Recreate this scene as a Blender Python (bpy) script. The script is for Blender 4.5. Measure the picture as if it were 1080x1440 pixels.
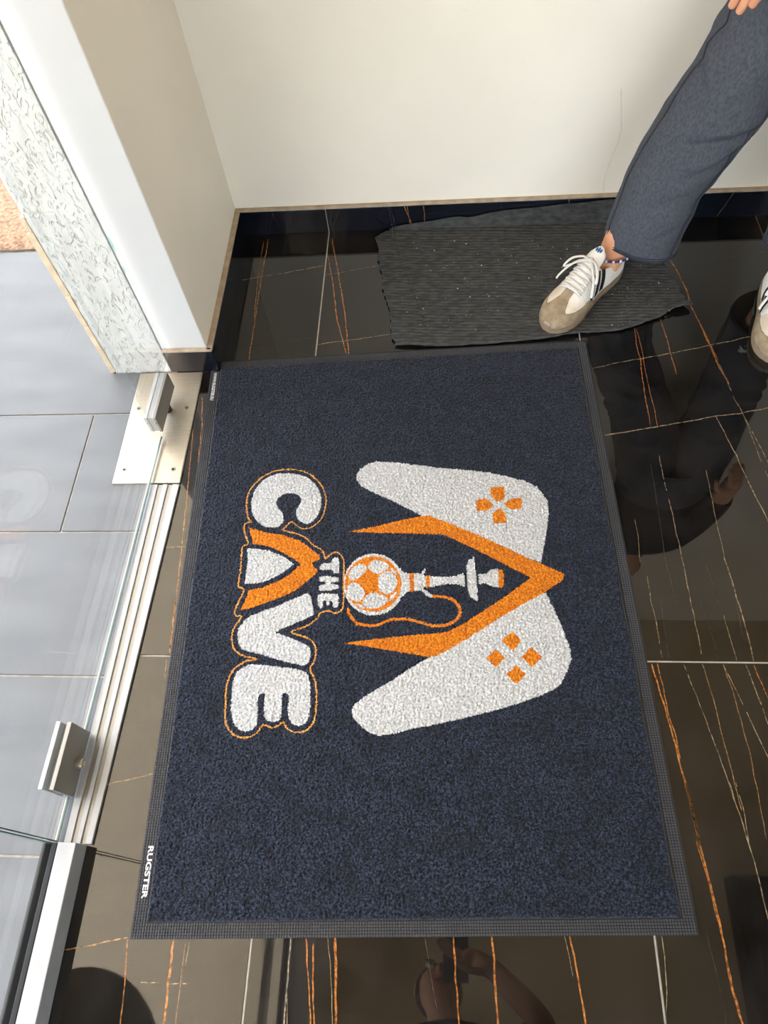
import bpy, bmesh, math, random
import numpy as np
from mathutils import Vector, Matrix, noise

for o in list(bpy.data.objects):
    bpy.data.objects.remove(o, do_unlink=True)
S = bpy.context.scene
COL = S.collection
PI = math.pi

# ------------------------------------------------------------------ camera
CAM_POS = (0.46732553, 0.00102871, 1.27247572)
CAM_ROT = ((0.9962700198, 0.0056526482, 0.0861051407),
           (0.0378457068, 0.8681361345, -0.4948811519),
           (-0.0775483730, 0.4962939649, 0.8646840754))
cd = bpy.data.cameras.new('camera')
cam = bpy.data.objects.new('camera', cd); COL.objects.link(cam)
cd.sensor_fit = 'HORIZONTAL'; cd.sensor_width = 36.0
cd.lens = 1036.3 / 1080.0 * 36.0
cd.clip_start = 0.01; cd.clip_end = 200
cam.matrix_world = Matrix.Translation(CAM_POS) @ Matrix(CAM_ROT).to_4x4()
S.camera = cam

# ------------------------------------------------------------------ sky, sun, exposure
w = bpy.data.worlds.new('world'); S.world = w; w.use_nodes = True
nt = w.node_tree; nt.nodes.clear()
wo = nt.nodes.new('ShaderNodeOutputWorld'); bg = nt.nodes.new('ShaderNodeBackground')
sky = nt.nodes.new('ShaderNodeTexSky'); sky.sky_type = 'NISHITA'
sky.sun_disc = False; sky.sun_elevation = math.radians(62); sky.sun_rotation = math.radians(-40)
sky.dust_density = 2.0; sky.air_density = 1.0
hs = nt.nodes.new('ShaderNodeHueSaturation'); hs.inputs['Saturation'].default_value = 0.52      # hazy, nearly white sky
nt.links.new(sky.outputs[0], hs.inputs['Color']); nt.links.new(hs.outputs[0], bg.inputs[0]); nt.links.new(bg.outputs[0], wo.inputs[0])
bg.inputs[1].default_value = SKY_STRENGTH = 1.2

sd = bpy.data.lights.new('sun', 'SUN'); sd.energy = 15.0; sd.angle = math.radians(1.0); sd.color = (1.0, 0.97, 0.92)
sun = bpy.data.objects.new('sun', sd); COL.objects.link(sun)
sun.rotation_euler = Vector((0.30, -0.35, -1.0)).to_track_quat('-Z', 'Y').to_euler()

S.view_settings.view_transform = 'Standard'; S.view_settings.look = 'None'
S.view_settings.gamma = 1.0; S.view_settings.use_curve_mapping = False
S.view_settings.exposure = 0.20

# ------------------------------------------------------------------ helpers
def srgb(r, g, b):
    f = lambda c: (c/255/12.92) if c/255 <= 0.04045 else ((c/255+0.055)/1.055)**2.4
    return (f(r), f(g), f(b), 1.0)

MATS = {}
def mat(name, col, rough=0.6, metal=0.0, ior=1.5, spec=0.5, var=0.0, vscale=30, bump=0.0, bscale=200,
        bdist=0.001, rvar=0.0, rscale=6.0, sheen=0.0, col2=None, detail=4.0, stretch=None, coat=0.0):
    """principled material with optional colour noise, roughness noise and fine bump"""
    if name in MATS: return MATS[name]
    m = bpy.data.materials.new(name); m.use_nodes = True; MATS[name] = m
    t = m.node_tree; n = t.nodes; p = n['Principled BSDF']
    p.inputs['Base Color'].default_value = col; p.inputs['Roughness'].default_value = rough
    p.inputs['Metallic'].default_value = metal; p.inputs['IOR'].default_value = ior
    p.inputs['Specular IOR Level'].default_value = spec
    p.inputs['Sheen Weight'].default_value = sheen
    p.inputs['Coat Weight'].default_value = coat
    tc = n.new('ShaderNodeTexCoord'); vec = tc.outputs['Object']
    if stretch:
        mp = n.new('ShaderNodeMapping'); mp.inputs['Scale'].default_value = stretch
        t.links.new(vec, mp.inputs[0]); vec = mp.outputs[0]
    if var > 0 or col2:
        no = n.new('ShaderNodeTexNoise'); no.inputs['Scale'].default_value = vscale; no.inputs['Detail'].default_value = detail
        t.links.new(vec, no.inputs['Vector'])
        rp = n.new('ShaderNodeValToRGB'); rp.color_ramp.elements[0].position = 0.36; rp.color_ramp.elements[1].position = 0.64
        c2 = col2 if col2 else tuple(min(1, c*(1+var)) for c in col[:3]) + (1,)
        c1 = col if col2 else tuple(c*(1-var) for c in col[:3]) + (1,)
        rp.color_ramp.elements[0].color = c1; rp.color_ramp.elements[1].color = c2
        t.links.new(no.outputs['Fac'], rp.inputs[0]); t.links.new(rp.outputs[0], p.inputs['Base Color'])
    if rvar > 0:
        nr = n.new('ShaderNodeTexNoise'); nr.inputs['Scale'].default_value = rscale; nr.inputs['Detail'].default_value = 6
        t.links.new(vec, nr.inputs['Vector'])
        mr = n.new('ShaderNodeMapRange'); mr.inputs[1].default_value = 0.35; mr.inputs[2].default_value = 0.7
        mr.inputs[3].default_value = max(0, rough-rvar); mr.inputs[4].default_value = rough+rvar
        t.links.new(nr.outputs['Fac'], mr.inputs[0]); t.links.new(mr.outputs[0], p.inputs['Roughness'])
    if bump > 0:
        nb = n.new('ShaderNodeTexNoise'); nb.inputs['Scale'].default_value = bscale; nb.inputs['Detail'].default_value = 3
        t.links.new(vec, nb.inputs['Vector'])
        b = n.new('ShaderNodeBump'); b.inputs['Strength'].default_value = bump; b.inputs['Distance'].default_value = bdist
        t.links.new(nb.outputs['Fac'], b.inputs['Height']); t.links.new(b.outputs[0], p.inputs['Normal'])
    return m

def link(name, me, m=None, parent=None, smooth=False):
    o = bpy.data.objects.new(name, me); COL.objects.link(o)
    if m is not None:
        me.materials.clear(); me.materials.append(m)
    if parent is not None: o.parent = parent
    if smooth and len(me.polygons):
        me.polygons.foreach_set('use_smooth', np.ones(len(me.polygons), dtype=bool))
    return o

def empty(name, loc=(0, 0, 0), rz=0.0):
    o = bpy.data.objects.new(name, None); COL.objects.link(o); o.location = loc; o.rotation_euler = (0, 0, rz)
    o.empty_display_size = 0.05
    return o

def tag(o, label=None, cat=None, group=None, kind=None):
    if label: o['label'] = label
    if cat: o['category'] = cat
    if group: o['group'] = group
    if kind: o['kind'] = kind
    return o

def mesh(name, V, F):
    me = bpy.data.meshes.new(name); me.from_pydata([tuple(v) for v in V], [], [tuple(f) for f in F]); me.update()
    return me

def box_me(name, lo, hi, bev=0.0, seg=2):
    bm = bmesh.new(); bmesh.ops.create_cube(bm, size=1.0)
    for v in bm.verts:
        v.co = Vector([(lo[i]+hi[i])/2 + v.co[i]*(hi[i]-lo[i]) for i in range(3)])
    if bev > 0:
        bmesh.ops.bevel(bm, geom=bm.edges[:], offset=bev, segments=seg, affect='EDGES', profile=0.5)
    me = bpy.data.meshes.new(name); bm.to_mesh(me); bm.free(); return me

def box(name, lo, hi, m, parent=None, bev=0.0):
    return link(name, box_me(name, lo, hi, bev), m, parent)

def prism_me(name, poly, z0, z1, bev=0.0):
    """extrude a plan polygon (list of xy) from z0 to z1"""
    bm = bmesh.new()
    a = [bm.verts.new((x, y, z0)) for x, y in poly]
    f = bm.faces.new(a)
    r = bmesh.ops.extrude_face_region(bm, geom=[f])
    top = [e for e in r['geom'] if isinstance(e, bmesh.types.BMVert)]
    for v in top: v.co.z = z1
    bmesh.ops.recalc_face_normals(bm, faces=bm.faces[:])
    if bev > 0:
        te = [e for e in bm.edges if all(v in top for v in e.verts)]
        bmesh.ops.bevel(bm, geom=te, offset=bev, segments=2, affect='EDGES', profile=0.5)
    me = bpy.data.meshes.new(name); bm.to_mesh(me); bm.free(); return me

def tube_VF(pts, rad, n=8, flat=1.0, cap=True):
    """sweep a circle (flattened along the local binormal) along a polyline; rad may be a list"""
    P = [Vector(p) for p in pts]; V = []; F = []
    up = Vector((0, 0, 1)); N = len(P)
    prev = None
    for i, p in enumerate(P):
        d = (P[min(i+1, N-1)] - P[max(i-1, 0)]); d = d.normalized() if d.length > 1e-9 else Vector((1, 0, 0))
        if prev is None:
            a = d.cross(up)
            if a.length < 1e-3: a = d.cross(Vector((1, 0, 0)))
        else:
            a = prev - d*prev.dot(d)
            if a.length < 1e-6: a = d.cross(up)
        a.normalize(); b = d.cross(a); prev = a
        r = rad[i] if isinstance(rad, (list, tuple)) else rad
        for k in range(n):
            t = 2*PI*k/n; V.append(p + a*(r*math.cos(t)) + b*(r*flat*math.sin(t)))
    for i in range(N-1):
        for k in range(n):
            F.append((i*n+k, i*n+(k+1) % n, (i+1)*n+(k+1) % n, (i+1)*n+k))
    if cap:
        F.append(tuple(range(n-1, -1, -1))); F.append(tuple((N-1)*n+k for k in range(n)))
    return V, F

def tube(name, pts, rad, m, parent=None, n=8, flat=1.0):
    V, F = tube_VF(pts, rad, n, flat); return link(name, mesh(name, V, F), m, parent, True)

def join_VF(parts):
    V = []; F = []
    for v, f in parts:
        k = len(V); V += list(v); F += [tuple(i+k for i in q) for q in f]
    return V, F

def lathe_VF(prof, n=24, center=(0, 0, 0), axis='z'):
    V = []; F = []
    for r, z in prof:
        for k in range(n):
            t = 2*PI*k/n; c = (r*math.cos(t), r*math.sin(t), z)
            if axis == 'x': c = (z, r*math.cos(t), r*math.sin(t))
            V.append(tuple(center[i]+c[i] for i in range(3)))
    for i in range(len(prof)-1):
        for k in range(n):
            F.append((i*n+k, i*n+(k+1) % n, (i+1)*n+(k+1) % n, (i+1)*n+k))
    F.append(tuple(range(n-1, -1, -1))); F.append(tuple((len(prof)-1)*n+k for k in range(n)))
    return V, F

def catmull(pts, sub=4, closed=True):
    out = []; n = len(pts)
    rng = range(n if closed else n-1)
    for i in rng:
        if closed: p0, p1, p2, p3 = pts[i-1], pts[i], pts[(i+1) % n], pts[(i+2) % n]
        else: p0, p1, p2, p3 = pts[max(i-1, 0)], pts[i], pts[i+1], pts[min(i+2, n-1)]
        for s in range(sub):
            t = s/sub
            out.append(tuple(0.5*((2*p1[k]) + (p2[k]-p0[k])*t + (2*p0[k]-5*p1[k]+4*p2[k]-p3[k])*t*t + (3*p1[k]-p0[k]-3*p2[k]+p3[k])*t**3) for k in range(len(p1))))
    if not closed: out.append(tuple(pts[-1]))
    return out

def lerp(a, b, t): return a + (b-a)*t
def interp(x, table):
    for (x0, y0), (x1, y1) in zip(table, table[1:]):
        if x <= x1: return y0 + (y1-y0)*max(0, min(1, (x-x0)/(x1-x0)))
    return table[-1][1]

# ------------------------------------------------------------------ materials of the setting
M_tile = mat('black_marble_tile', srgb(15, 13, 11), rough=0.024, ior=1.62, rvar=0.018, rscale=9, col2=srgb(31, 28, 26), vscale=12, detail=9)
M_grout = mat('pale_grout', srgb(172, 166, 156), rough=0.85, var=0.12, vscale=60)
M_skirt = mat('black_skirting_tile', srgb(20, 22, 30), rough=0.07, ior=1.6, var=0.2, vscale=9)
M_bead = mat('beige_sealant', srgb(176, 156, 132), rough=0.7, var=0.15, vscale=50)
M_wall = mat('cream_wall_paint', srgb(242, 234, 219), rough=0.55, var=0.025, vscale=3.5, bump=0.12, bscale=60, bdist=0.0006)
M_wallend = mat('white_wall_paint', srgb(206, 204, 200), rough=0.5, var=0.02, vscale=6, bump=0.15, bscale=40, bdist=0.0006)
M_ceil = mat('warm_ceiling_paint', srgb(236, 210, 172), rough=0.7, var=0.03, vscale=2)
M_alu = mat('satin_aluminium', srgb(172, 173, 174), rough=0.48, metal=0.4, var=0.05, vscale=40)
M_alug = mat('matt_grey_aluminium', srgb(150, 147, 140), rough=0.45, metal=0.6)
M_gasket = mat('black_rubber_gasket', srgb(22, 22, 23), rough=0.6)
M_steel = mat('brushed_steel', srgb(184, 174, 156), rough=0.42, metal=0.7, var=0.05, vscale=18, stretch=(1, 12, 1))
M_dark = mat('dark_recess', srgb(30, 29, 28), rough=0.6)
VEINM = {'o': mat('vein_orange', srgb(196, 124, 60), rough=0.12, ior=1.6, col2=srgb(96, 56, 28), vscale=170),
         'c': mat('vein_cream', srgb(172, 150, 118), rough=0.12, ior=1.6, col2=srgb(74, 60, 44), vscale=140),
         'w': mat('vein_pale', srgb(92, 84, 74), rough=0.12, ior=1.6, col2=srgb(36, 32, 28), vscale=140),
         'y': mat('vein_ochre', srgb(170, 128, 80), rough=0.12, ior=1.6, col2=srgb(84, 60, 36), vscale=150)}

def stucco_material():
    m = bpy.data.materials.new('rough_white_render'); m.use_nodes = True
    t = m.node_tree; n = t.nodes; p = n['Principled BSDF']
    p.inputs['Roughness'].default_value = 0.85
    tc = n.new('ShaderNodeTexCoord')
    mp = n.new('ShaderNodeMapping'); mp.inputs['Scale'].default_value = (1.0, 1.0, 0.45); mp.inputs['Rotation'].default_value = (0, 0.5, 0)
    t.links.new(tc.outputs['Object'], mp.inputs[0])
    no = n.new('ShaderNodeTexNoise'); no.inputs['Scale'].default_value = 95; no.inputs['Detail'].default_value = 2.0; no.inputs['Distortion'].default_value = 1.6
    t.links.new(mp.outputs[0], no.inputs['Vector'])
    rp = n.new('ShaderNodeValToRGB')
    e = rp.color_ramp.elements; e[0].position = 0.30; e[0].color = (0, 0, 0, 1); e[1].position = 0.46; e[1].color = (1, 1, 1, 1)
    t.links.new(no.outputs['Fac'], rp.inputs[0])
    cr = n.new('ShaderNodeValToRGB'); q = cr.color_ramp.elements
    q[0].position = 0.0; q[0].color = srgb(164, 156, 144); q[1].position = 0.6; q[1].color = srgb(196, 193, 186)
    t.links.new(rp.outputs[0], cr.inputs[0]); t.links.new(cr.outputs[0], p.inputs['Base Color'])
    b = n.new('ShaderNodeBump'); b.inputs['Strength'].default_value = 0.9; b.inputs['Distance'].default_value = 0.0025
    t.links.new(rp.outputs[0], b.inputs['Height']); t.links.new(b.outputs[0], p.inputs['Normal'])
    return m
M_stucco = stucco_material()

def glass_material(name, tint, haze=0.0):
    m = bpy.data.materials.new(name); m.use_nodes = True
    t = m.node_tree; n = t.nodes; n.clear()
    out = n.new('ShaderNodeOutputMaterial'); tr = n.new('ShaderNodeBsdfTransparent'); gl = n.new('ShaderNodeBsdfGlossy')
    lw = n.new('ShaderNodeLayerWeight'); lw.inputs[0].default_value = 0.5; mx = n.new('ShaderNodeMixShader')
    pw = n.new('ShaderNodeMath'); pw.operation = 'POWER'; pw.inputs[1].default_value = 5.0      # Schlick, the same from both sides
    fr = n.new('ShaderNodeMath'); fr.operation = 'MULTIPLY_ADD'; fr.inputs[1].default_value = 0.96; fr.inputs[2].default_value = 0.04
    t.links.new(lw.outputs['Facing'], pw.inputs[0]); t.links.new(pw.outputs[0], fr.inputs[0])
    tr.inputs[0].default_value = tint; gl.inputs['Roughness'].default_value = 0.0
    df = n.new('ShaderNodeBsdfDiffuse'); df.inputs[0].default_value = (0.85, 0.87, 0.88, 1)
    m2 = n.new('ShaderNodeMixShader'); m2.inputs[0].default_value = haze
    t.links.new(fr.outputs[0], mx.inputs[0]); t.links.new(tr.outputs[0], mx.inputs[1]); t.links.new(gl.outputs[0], mx.inputs[2])
    t.links.new(mx.outputs[0], m2.inputs[1]); t.links.new(df.outputs[0], m2.inputs[2]); t.links.new(m2.outputs[0], out.inputs[0])
    return m
M_glass = glass_material('clear_door_glass', (0.95, 0.965, 0.965, 1), 0.035)
M_glassedge = mat('green_glass_edge', srgb(70, 104, 98), rough=0.15, ior=1.5)
M_paver = mat('grey_outdoor_paver', srgb(92, 94, 97), rough=0.7, col2=srgb(102, 104, 107), vscale=16, bump=0.25, bscale=120, bdist=0.0008, stretch=(0.25, 1, 1))
M_sand = mat('sandy_ground', srgb(74, 50, 34), rough=0.95, col2=srgb(116, 90, 68), vscale=110, bump=0.8, bscale=140, bdist=0.004)
M_joint = mat('paver_joint_sand', srgb(176, 170, 158), rough=0.95, var=0.2, vscale=80)

# ------------------------------------------------------------------ floor: grout bed with 60 x 120 tiles, each a part
XJ = [0.167 + 0.5985*k for k in range(-1, 7)]
YJ = [0.427 + 1.1985*k for k in range(-6, 2)]
X_IN = -0.1525                                     # inner floor starts under the door line
floor = box('floor', (X_IN, -2.6, -0.06), (4.0, 1.6, -0.0008), M_grout)
tag(floor, kind='structure')
TILES = []
for i in range(len(XJ)-1):
    for j in range(len(YJ)-1):
        g = 0.0014
        x0, x1 = max(XJ[i]+g, X_IN), min(XJ[i+1]-g, 4.0)
        y0, y1 = max(YJ[j]+g, -3.5), min(YJ[j+1]-g, 1.57)
        if x1-x0 < .01 or y1-y0 < .01: continue
        o = box('tile', (x0, y0, -0.012), (x1, y1, 0.0), M_tile, floor, bev=0.0006)
        TILES.append((o, x0, x1, y0, y1))

VEINS = [
 ([[0.8882,1.2028],[0.8864,1.1526],[0.8894,1.1164],[0.8865,1.0515],[0.8861,0.9937],[0.8864,0.9289]],1.5,'o'),
 ([[0.8925,1.2],[0.8965,1.1419],[0.8955,1.0909],[0.8968,1.0317],[0.8999,0.9747],[0.8999,0.9287]],1.2,'o'),
 ([[0.9489,1.2276],[0.9543,1.1712],[0.9553,1.1143],[0.9593,1.0667]],1.6,'o'),
 ([[0.9923,1.4385],[1.0098,1.3734],[1.02,1.3186],[1.0234,1.2585],[1.0344,1.2002],[1.0437,1.1371],[1.0515,1.083],[1.0626,1.0371]],2.8,'o'),
 ([[1.0255,1.2437],[1.0396,1.1788],[1.0523,1.1013]],1,'o'),
 ([[1.0524,1.0913],[1.0589,1.0566],[1.0662,0.9989],[1.0751,0.9616],[1.0828,0.9207],[1.0937,0.8722],[1.1095,0.7881]],1.3,'c'),
 ([[0.7834,1.0882],[0.8421,1.1026],[0.9512,1.1247],[1.0376,1.145],[1.1027,1.1609],[1.1957,1.1837]],1.5,'c'),
 ([[0.7906,0.9082],[0.8676,0.9225],[0.9668,0.9419],[1.0184,0.9527],[1.0693,0.9594],[1.1284,0.9719],[1.1871,0.9821]],2,'c'),
 ([[1.0204,0.9536],[1.0315,0.9083],[1.0424,0.8558],[1.0504,0.8093],[1.0606,0.7602],[1.0815,0.6596]],1.5,'c'),
 ([[1.0759,0.957],[1.0818,0.8986],[1.0875,0.8424],[1.0931,0.8047],[1.1016,0.7519]],1,'c'),
 ([[0.8929,0.8623],[0.8936,0.807],[0.8975,0.7416],[0.8992,0.6867],[0.9018,0.6302],[0.9031,0.5688],[0.9044,0.5101],[0.9052,0.4604],[0.905,0.4289]],1.3,'c'),
 ([[0.8737,0.8368],[0.8736,0.7741],[0.8723,0.683],[0.8711,0.6191],[0.8748,0.5687],[0.8747,0.5372]],0.8,'w'),
 ([[0.8263,0.7103],[0.828,0.6716],[0.8244,0.6191]],0.8,'c'),
 ([[0.9782,0.8227],[0.9783,0.765],[0.977,0.7018],[0.9785,0.6561],[0.9792,0.6338]],1,'c'),
 ([[0.8334,0.59],[0.8334,0.544],[0.8371,0.5029],[0.8371,0.4597],[0.8376,0.4281]],1.1,'c'),
 ([[0.9776,0.6338],[0.9827,0.5761],[0.9875,0.5208],[0.9897,0.471],[0.9904,0.4299]],1.8,'c'),
 ([[0.9802,0.6047],[0.9813,0.5208],[0.9814,0.4742]],0.8,'w'),
 ([[0.9403,0.6302],[0.9476,0.5725],[0.9523,0.5291]],0.9,'w'),
 ([[0.9556,0.5138],[0.9591,0.4674],[0.9623,0.4296]],0.9,'c'),
 ([[0.9157,0.5688],[0.9244,0.5102],[0.9308,0.4606],[0.9316,0.4317]],0.6,'w'),
 ([[0.8513,0.5441],[0.8495,0.4929],[0.8484,0.4339]],0.5,'w'),
 ([[0.8184,0.4234],[0.8253,0.3772],[0.8308,0.3351],[0.8373,0.283],[0.8405,0.2494],[0.8455,0.2115],[0.848,0.1851],[0.8516,0.134]],2.6,'o'),
 ([[0.843,0.2276],[0.8467,0.2023],[0.8502,0.1461],[0.8559,0.0926],[0.861,0.0394],[0.8627,-0.0031],[0.8636,-0.048],[0.8701,-0.0908],[0.8734,-0.1134]],3.4,'o'),
 ([[0.8468,0.1412],[0.8535,0.0926],[0.8587,0.0329]],1.2,'o'),
 ([[0.8274,0.4235],[0.8321,0.3835],[0.8342,0.3381],[0.8395,0.2973],[0.8413,0.2633]],1.8,'o'),
 ([[0.8722,0.4231],[0.885,0.366],[0.8973,0.3042],[0.9074,0.251],[0.9171,0.187]],1.2,'c'),
 ([[0.9035,0.4235],[0.9116,0.3604],[0.9144,0.3046],[0.9197,0.2431],[0.9225,0.1871]],1.4,'y'),
 ([[0.9376,0.4239],[0.9454,0.3791],[0.9494,0.3255],[0.9528,0.2714],[0.9526,0.1906],[0.9515,0.1471]],1.1,'y'),
 ([[0.9388,0.4223],[0.9494,0.3852],[0.9659,0.3229],[0.9799,0.2692],[0.9924,0.2259]],1.3,'c'),
 ([[0.976,0.4244],[0.9831,0.3796],[0.9914,0.3234],[0.9989,0.2808]],1.2,'c'),
 ([[0.989,0.423],[0.9959,0.3859],[1.0008,0.3678],[1.0083,0.3237]],1.6,'o'),
 ([[0.9121,0.2293],[0.9192,0.1795],[0.9263,0.1272],[0.9297,0.0838],[0.9317,0.042],[0.9341,0.0039]],1.5,'c'),
 ([[0.9224,0.2295],[0.9263,0.1773],[0.9249,0.1389]],1,'c'),
 ([[0.7755,0.0136],[0.7758,-0.0169],[0.7733,-0.0578],[0.7655,-0.0955]],1.2,'c'),
 ([[0.8404,0.0172],[0.8449,-0.0245],[0.8486,-0.0918]],0.6,'w'),
 ([[0.4724,0.001],[0.4743,-0.0465],[0.4774,-0.0825],[0.4791,-0.1219]],2.2,'o'),
 ([[0.5286,0.0032],[0.5314,-0.049],[0.533,-0.0824],[0.5335,-0.1194]],3,'o'),
 ([[0.6433,0.0075],[0.6494,-0.0417],[0.6531,-0.0772],[0.6565,-0.1138]],2.8,'o'),
 ([[0.6352,0.0072],[0.6401,-0.0201],[0.6436,-0.0444]],0.9,'c'),
 ([[0.4298,-0.0032],[0.4374,-0.043],[0.4491,-0.1002]],0.7,'w'),
 ([[0.2504,-0.01],[0.2579,-0.0603],[0.2686,-0.1315]],2.2,'o'),
 ([[0.2622,-0.0173],[0.2663,-0.0722],[0.2743,-0.1312]],2.2,'o'),
 ([[0.2954,-0.0083],[0.2999,-0.0708],[0.3049,-0.1298]],4,'o'),
 ([[0.2834,-0.0087],[0.2908,-0.0465],[0.2998,-0.1301]],0.9,'c'),
 ([[0.2268,-0.0109],[0.2279,-0.0565],[0.2287,-0.1333]],1.7,'c'),
 ([[0.2277,-0.0689],[0.2338,-0.1331]],1,'c'),
 ([[0.0469,-0.0208],[0.0478,-0.044],[0.049,-0.0762],[0.0518,-0.1329]],3.6,'o'),
 ([[-0.0258,-0.0236],[-0.0188,-0.071],[-0.0125,-0.1358]],1.6,'o'),
 ([[0.0656,-0.024],[0.0668,-0.0675],[0.0689,-0.1321]],1,'y'),
 ([[0.0722,-0.0237],[0.0709,-0.0539]],0.9,'c'),
 ([[0.0056,-0.078],[0.0345,-0.0768]],1.6,'c'),
 ([[0.051,-0.0782],[0.078,-0.0763]],1.8,'c'),
 ([[-0.1239,-0.0416],[-0.1014,-0.0374],[-0.0695,-0.0306],[-0.0264,-0.0211]],2,'y'),
 ([[-0.0818,1.0281],[-0.0683,0.9521],[-0.0643,0.9035],[-0.061,0.8535]],2.4,'o'),
 ([[-0.0867,0.9402],[-0.0745,0.8108],[-0.065,0.7019],[-0.0605,0.6503],[-0.0537,0.5618],[-0.0474,0.4785],[-0.0452,0.4321]],1.8,'o'),
 ([[-0.0525,0.5429],[-0.0479,0.4695],[-0.0439,0.4321]],1.6,'o'),
 ([[-0.087,0.8831],[-0.0624,0.8857]],1.1,'w'),
 ([[-0.1116,0.6494],[-0.0471,0.6533]],1,'c'),
 ([[-0.0486,0.4268],[-0.0445,0.383]],1.2,'y'),
 ([[-0.1151,0.2001],[-0.1091,0.201],[-0.0715,0.21],[-0.034,0.2194]],1.3,'y'),
 ([[0.01,1.542],[0.009,1.4126],[0.0102,1.2837],[0.0123,1.1347]],2.2,'o'),
 ([[-0.0014,1.5337],[-0.0001,1.413],[0.0075,1.2683]],1.5,'o'),
 ([[0.1693,1.4809],[0.1911,1.3713],[0.2077,1.2606],[0.2375,1.1491]],2.2,'o'),
 ([[0.176,1.5373],[0.2041,1.3952],[0.2266,1.2752],[0.2445,1.1417]],2.4,'o'),
 ([[-0.0432,1.3967],[0.0656,1.4166],[0.1641,1.4386]],1.6,'c'),
 ([[0.1693,1.4034],[0.2205,1.415],[0.2963,1.4305]],1.3,'c'),
 ([[-0.0386,1.1578],[0.0627,1.18],[0.1616,1.2009]],1,'w'),
 ([[0.1702,1.1779],[0.257,1.1903],[0.3419,1.2034]],1.7,'c'),
 ([[1.223,1.5648],[1.2264,1.5004],[1.2315,1.4342]],2.2,'y'),
 ([[1.0909,1.4051],[1.1585,1.4202],[1.2489,1.4398]],0.9,'w'),
]


# more hairlines of the same kind on the tiles that carry on out of the picture
random.seed(77)
for k in range(70):
    x = random.uniform(-0.05, 2.6); y = random.uniform(-1.6, 1.4)
    if x < (1.36 if y > 0.75 else 1.16) and y > -0.62: continue
    L = random.uniform(0.15, 0.5); sl = random.uniform(0.1, 0.3)*(1 if x > 0.5 else -1)
    VEINS.append(([(x+sl*L*t+0.01*math.sin(3*t+k), y-L*t) for t in (0, .25, .5, .75, 1)], random.choice((0.8, 1.0, 1.3, 2.2)), random.choice('occywc')))
for k in range(10):
    x = random.uniform(1.25, 2.2); y = random.uniform(-1.0, 1.4)
    VEINS.append(([(x, y), (x+0.2, y+0.03), (x+0.4, y+0.07)], 1.2, 'c'))

random.seed(4)
def tile_at(x, y):
    for o, x0, x1, y0, y1 in TILES:
        if x0 <= x <= x1 and y0 <= y <= y1: return o
    return None
for pts, wid, colr in VEINS:
    gap = 0.05 if colr in 'cw' and wid < 1.4 else 0.0
    # resample each hairline and clip it into the tiles it crosses
    P = []
    for (a, b) in zip(pts, pts[1:]):
        L = math.hypot(b[0]-a[0], b[1]-a[1]); k = max(1, int(L/0.006))
        for s in range(k): P.append((lerp(a[0], b[0], s/k), lerp(a[1], b[1], s/k)))
    P.append(tuple(pts[-1]))
    segs = []; cur = []; ct = None
    for p in P:
        t = tile_at(*p)
        if t is not ct or t is None:
            if len(cur) > 2 and ct is not None: segs.append((ct, cur))
            cur = []; ct = t
        if t is not None: cur.append(p)
    if len(cur) > 2: segs.append((ct, cur))
    for t, q in segs:
        V = []; F = []
        n = len(q); ph = random.random()*50
        for i, p in enumerate(q):
            a = q[max(i-1, 0)]; b = q[min(i+1, n-1)]
            dx, dy = b[0]-a[0], b[1]-a[1]; L = math.hypot(dx, dy) or 1
            nx, ny = -dy/L, dx/L
            ww = wid*0.00048*(0.65 + 0.7*abs(noise.noise(Vector((ph, i*0.45, 0)))) + 0.35*random.random())
            if i in (0, n-1): ww *= 0.5
            sh = 0.0011*noise.noise(Vector((ph+9, i*0.3, 2)))*min(1.5, wid)
            V += [(p[0]+nx*(ww+sh), p[1]+ny*(ww+sh), 0.00012), (p[0]-nx*(ww-sh), p[1]-ny*(ww-sh), 0.00012)]
        for i in range(n-1):
            if noise.noise(Vector((ph+30, i*0.22, 5))) > -0.45+gap*1.2 or gap == 0: F.append((2*i, 2*i+1, 2*i+3, 2*i+2))
        if not F: continue
        link('vein', mesh('vein', V, F), VEINM[colr], t)

# ------------------------------------------------------------------ walls, ceiling
ceil = box('ceiling', (-0.165, -2.6, 2.7), (4.0, 1.57, 2.8), M_ceil); tag(ceil, kind='structure')
wb = box('wall_back', (-0.062, 1.57, -0.06), (4.1, 1.72, 2.8), M_wall); tag(wb, kind='structure')
wr = box('wall_right', (4.0, -2.7, -0.06), (4.1, 1.57, 2.8), M_wall); tag(wr, kind='structure')
wn = box('wall_near', (-0.165, -2.7, 2.35), (4.0, -2.6, 2.8), M_wall); tag(wn, kind='structure')   # lintel over the added glazing
w2 = empty('added_window', (1.9, -2.65, 0)); tag(w2, kind='structure')  # assumed glazing behind the camera, added to brighten the back wall
for k in range(4):
    box('pane', (-2.02+1.02*k, -0.005, 0.04), (-1.04+1.02*k, 0.005, 2.31), M_glass, w2)
for k in range(5):
    box('mullion', (-2.06+1.02*k, -0.025, 0.0), (-2.02+1.02*k, 0.025, 2.35), M_alu, w2, bev=0.002)
box('sill_profile', (-2.06, -0.025, 0.0), (2.06, 0.025, 0.04), M_alu, w2, bev=0.002)
box('head_profile', (-2.06, -0.025, 2.31), (2.06, 0.025, 2.35), M_alu, w2, bev=0.002)
# left wall stub: smooth painted inner part and rough rendered outer part
wl = box('wall_left', (-0.1645, 1.108, -0.06), (-0.062, 1.72, 2.8), M_wall, bev=0.002); tag(wl, kind='structure')
wl.data.materials.append(M_wallend)
for p in wl.data.polygons:
    if p.normal.y < -0.5: p.material_index = 1
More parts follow.
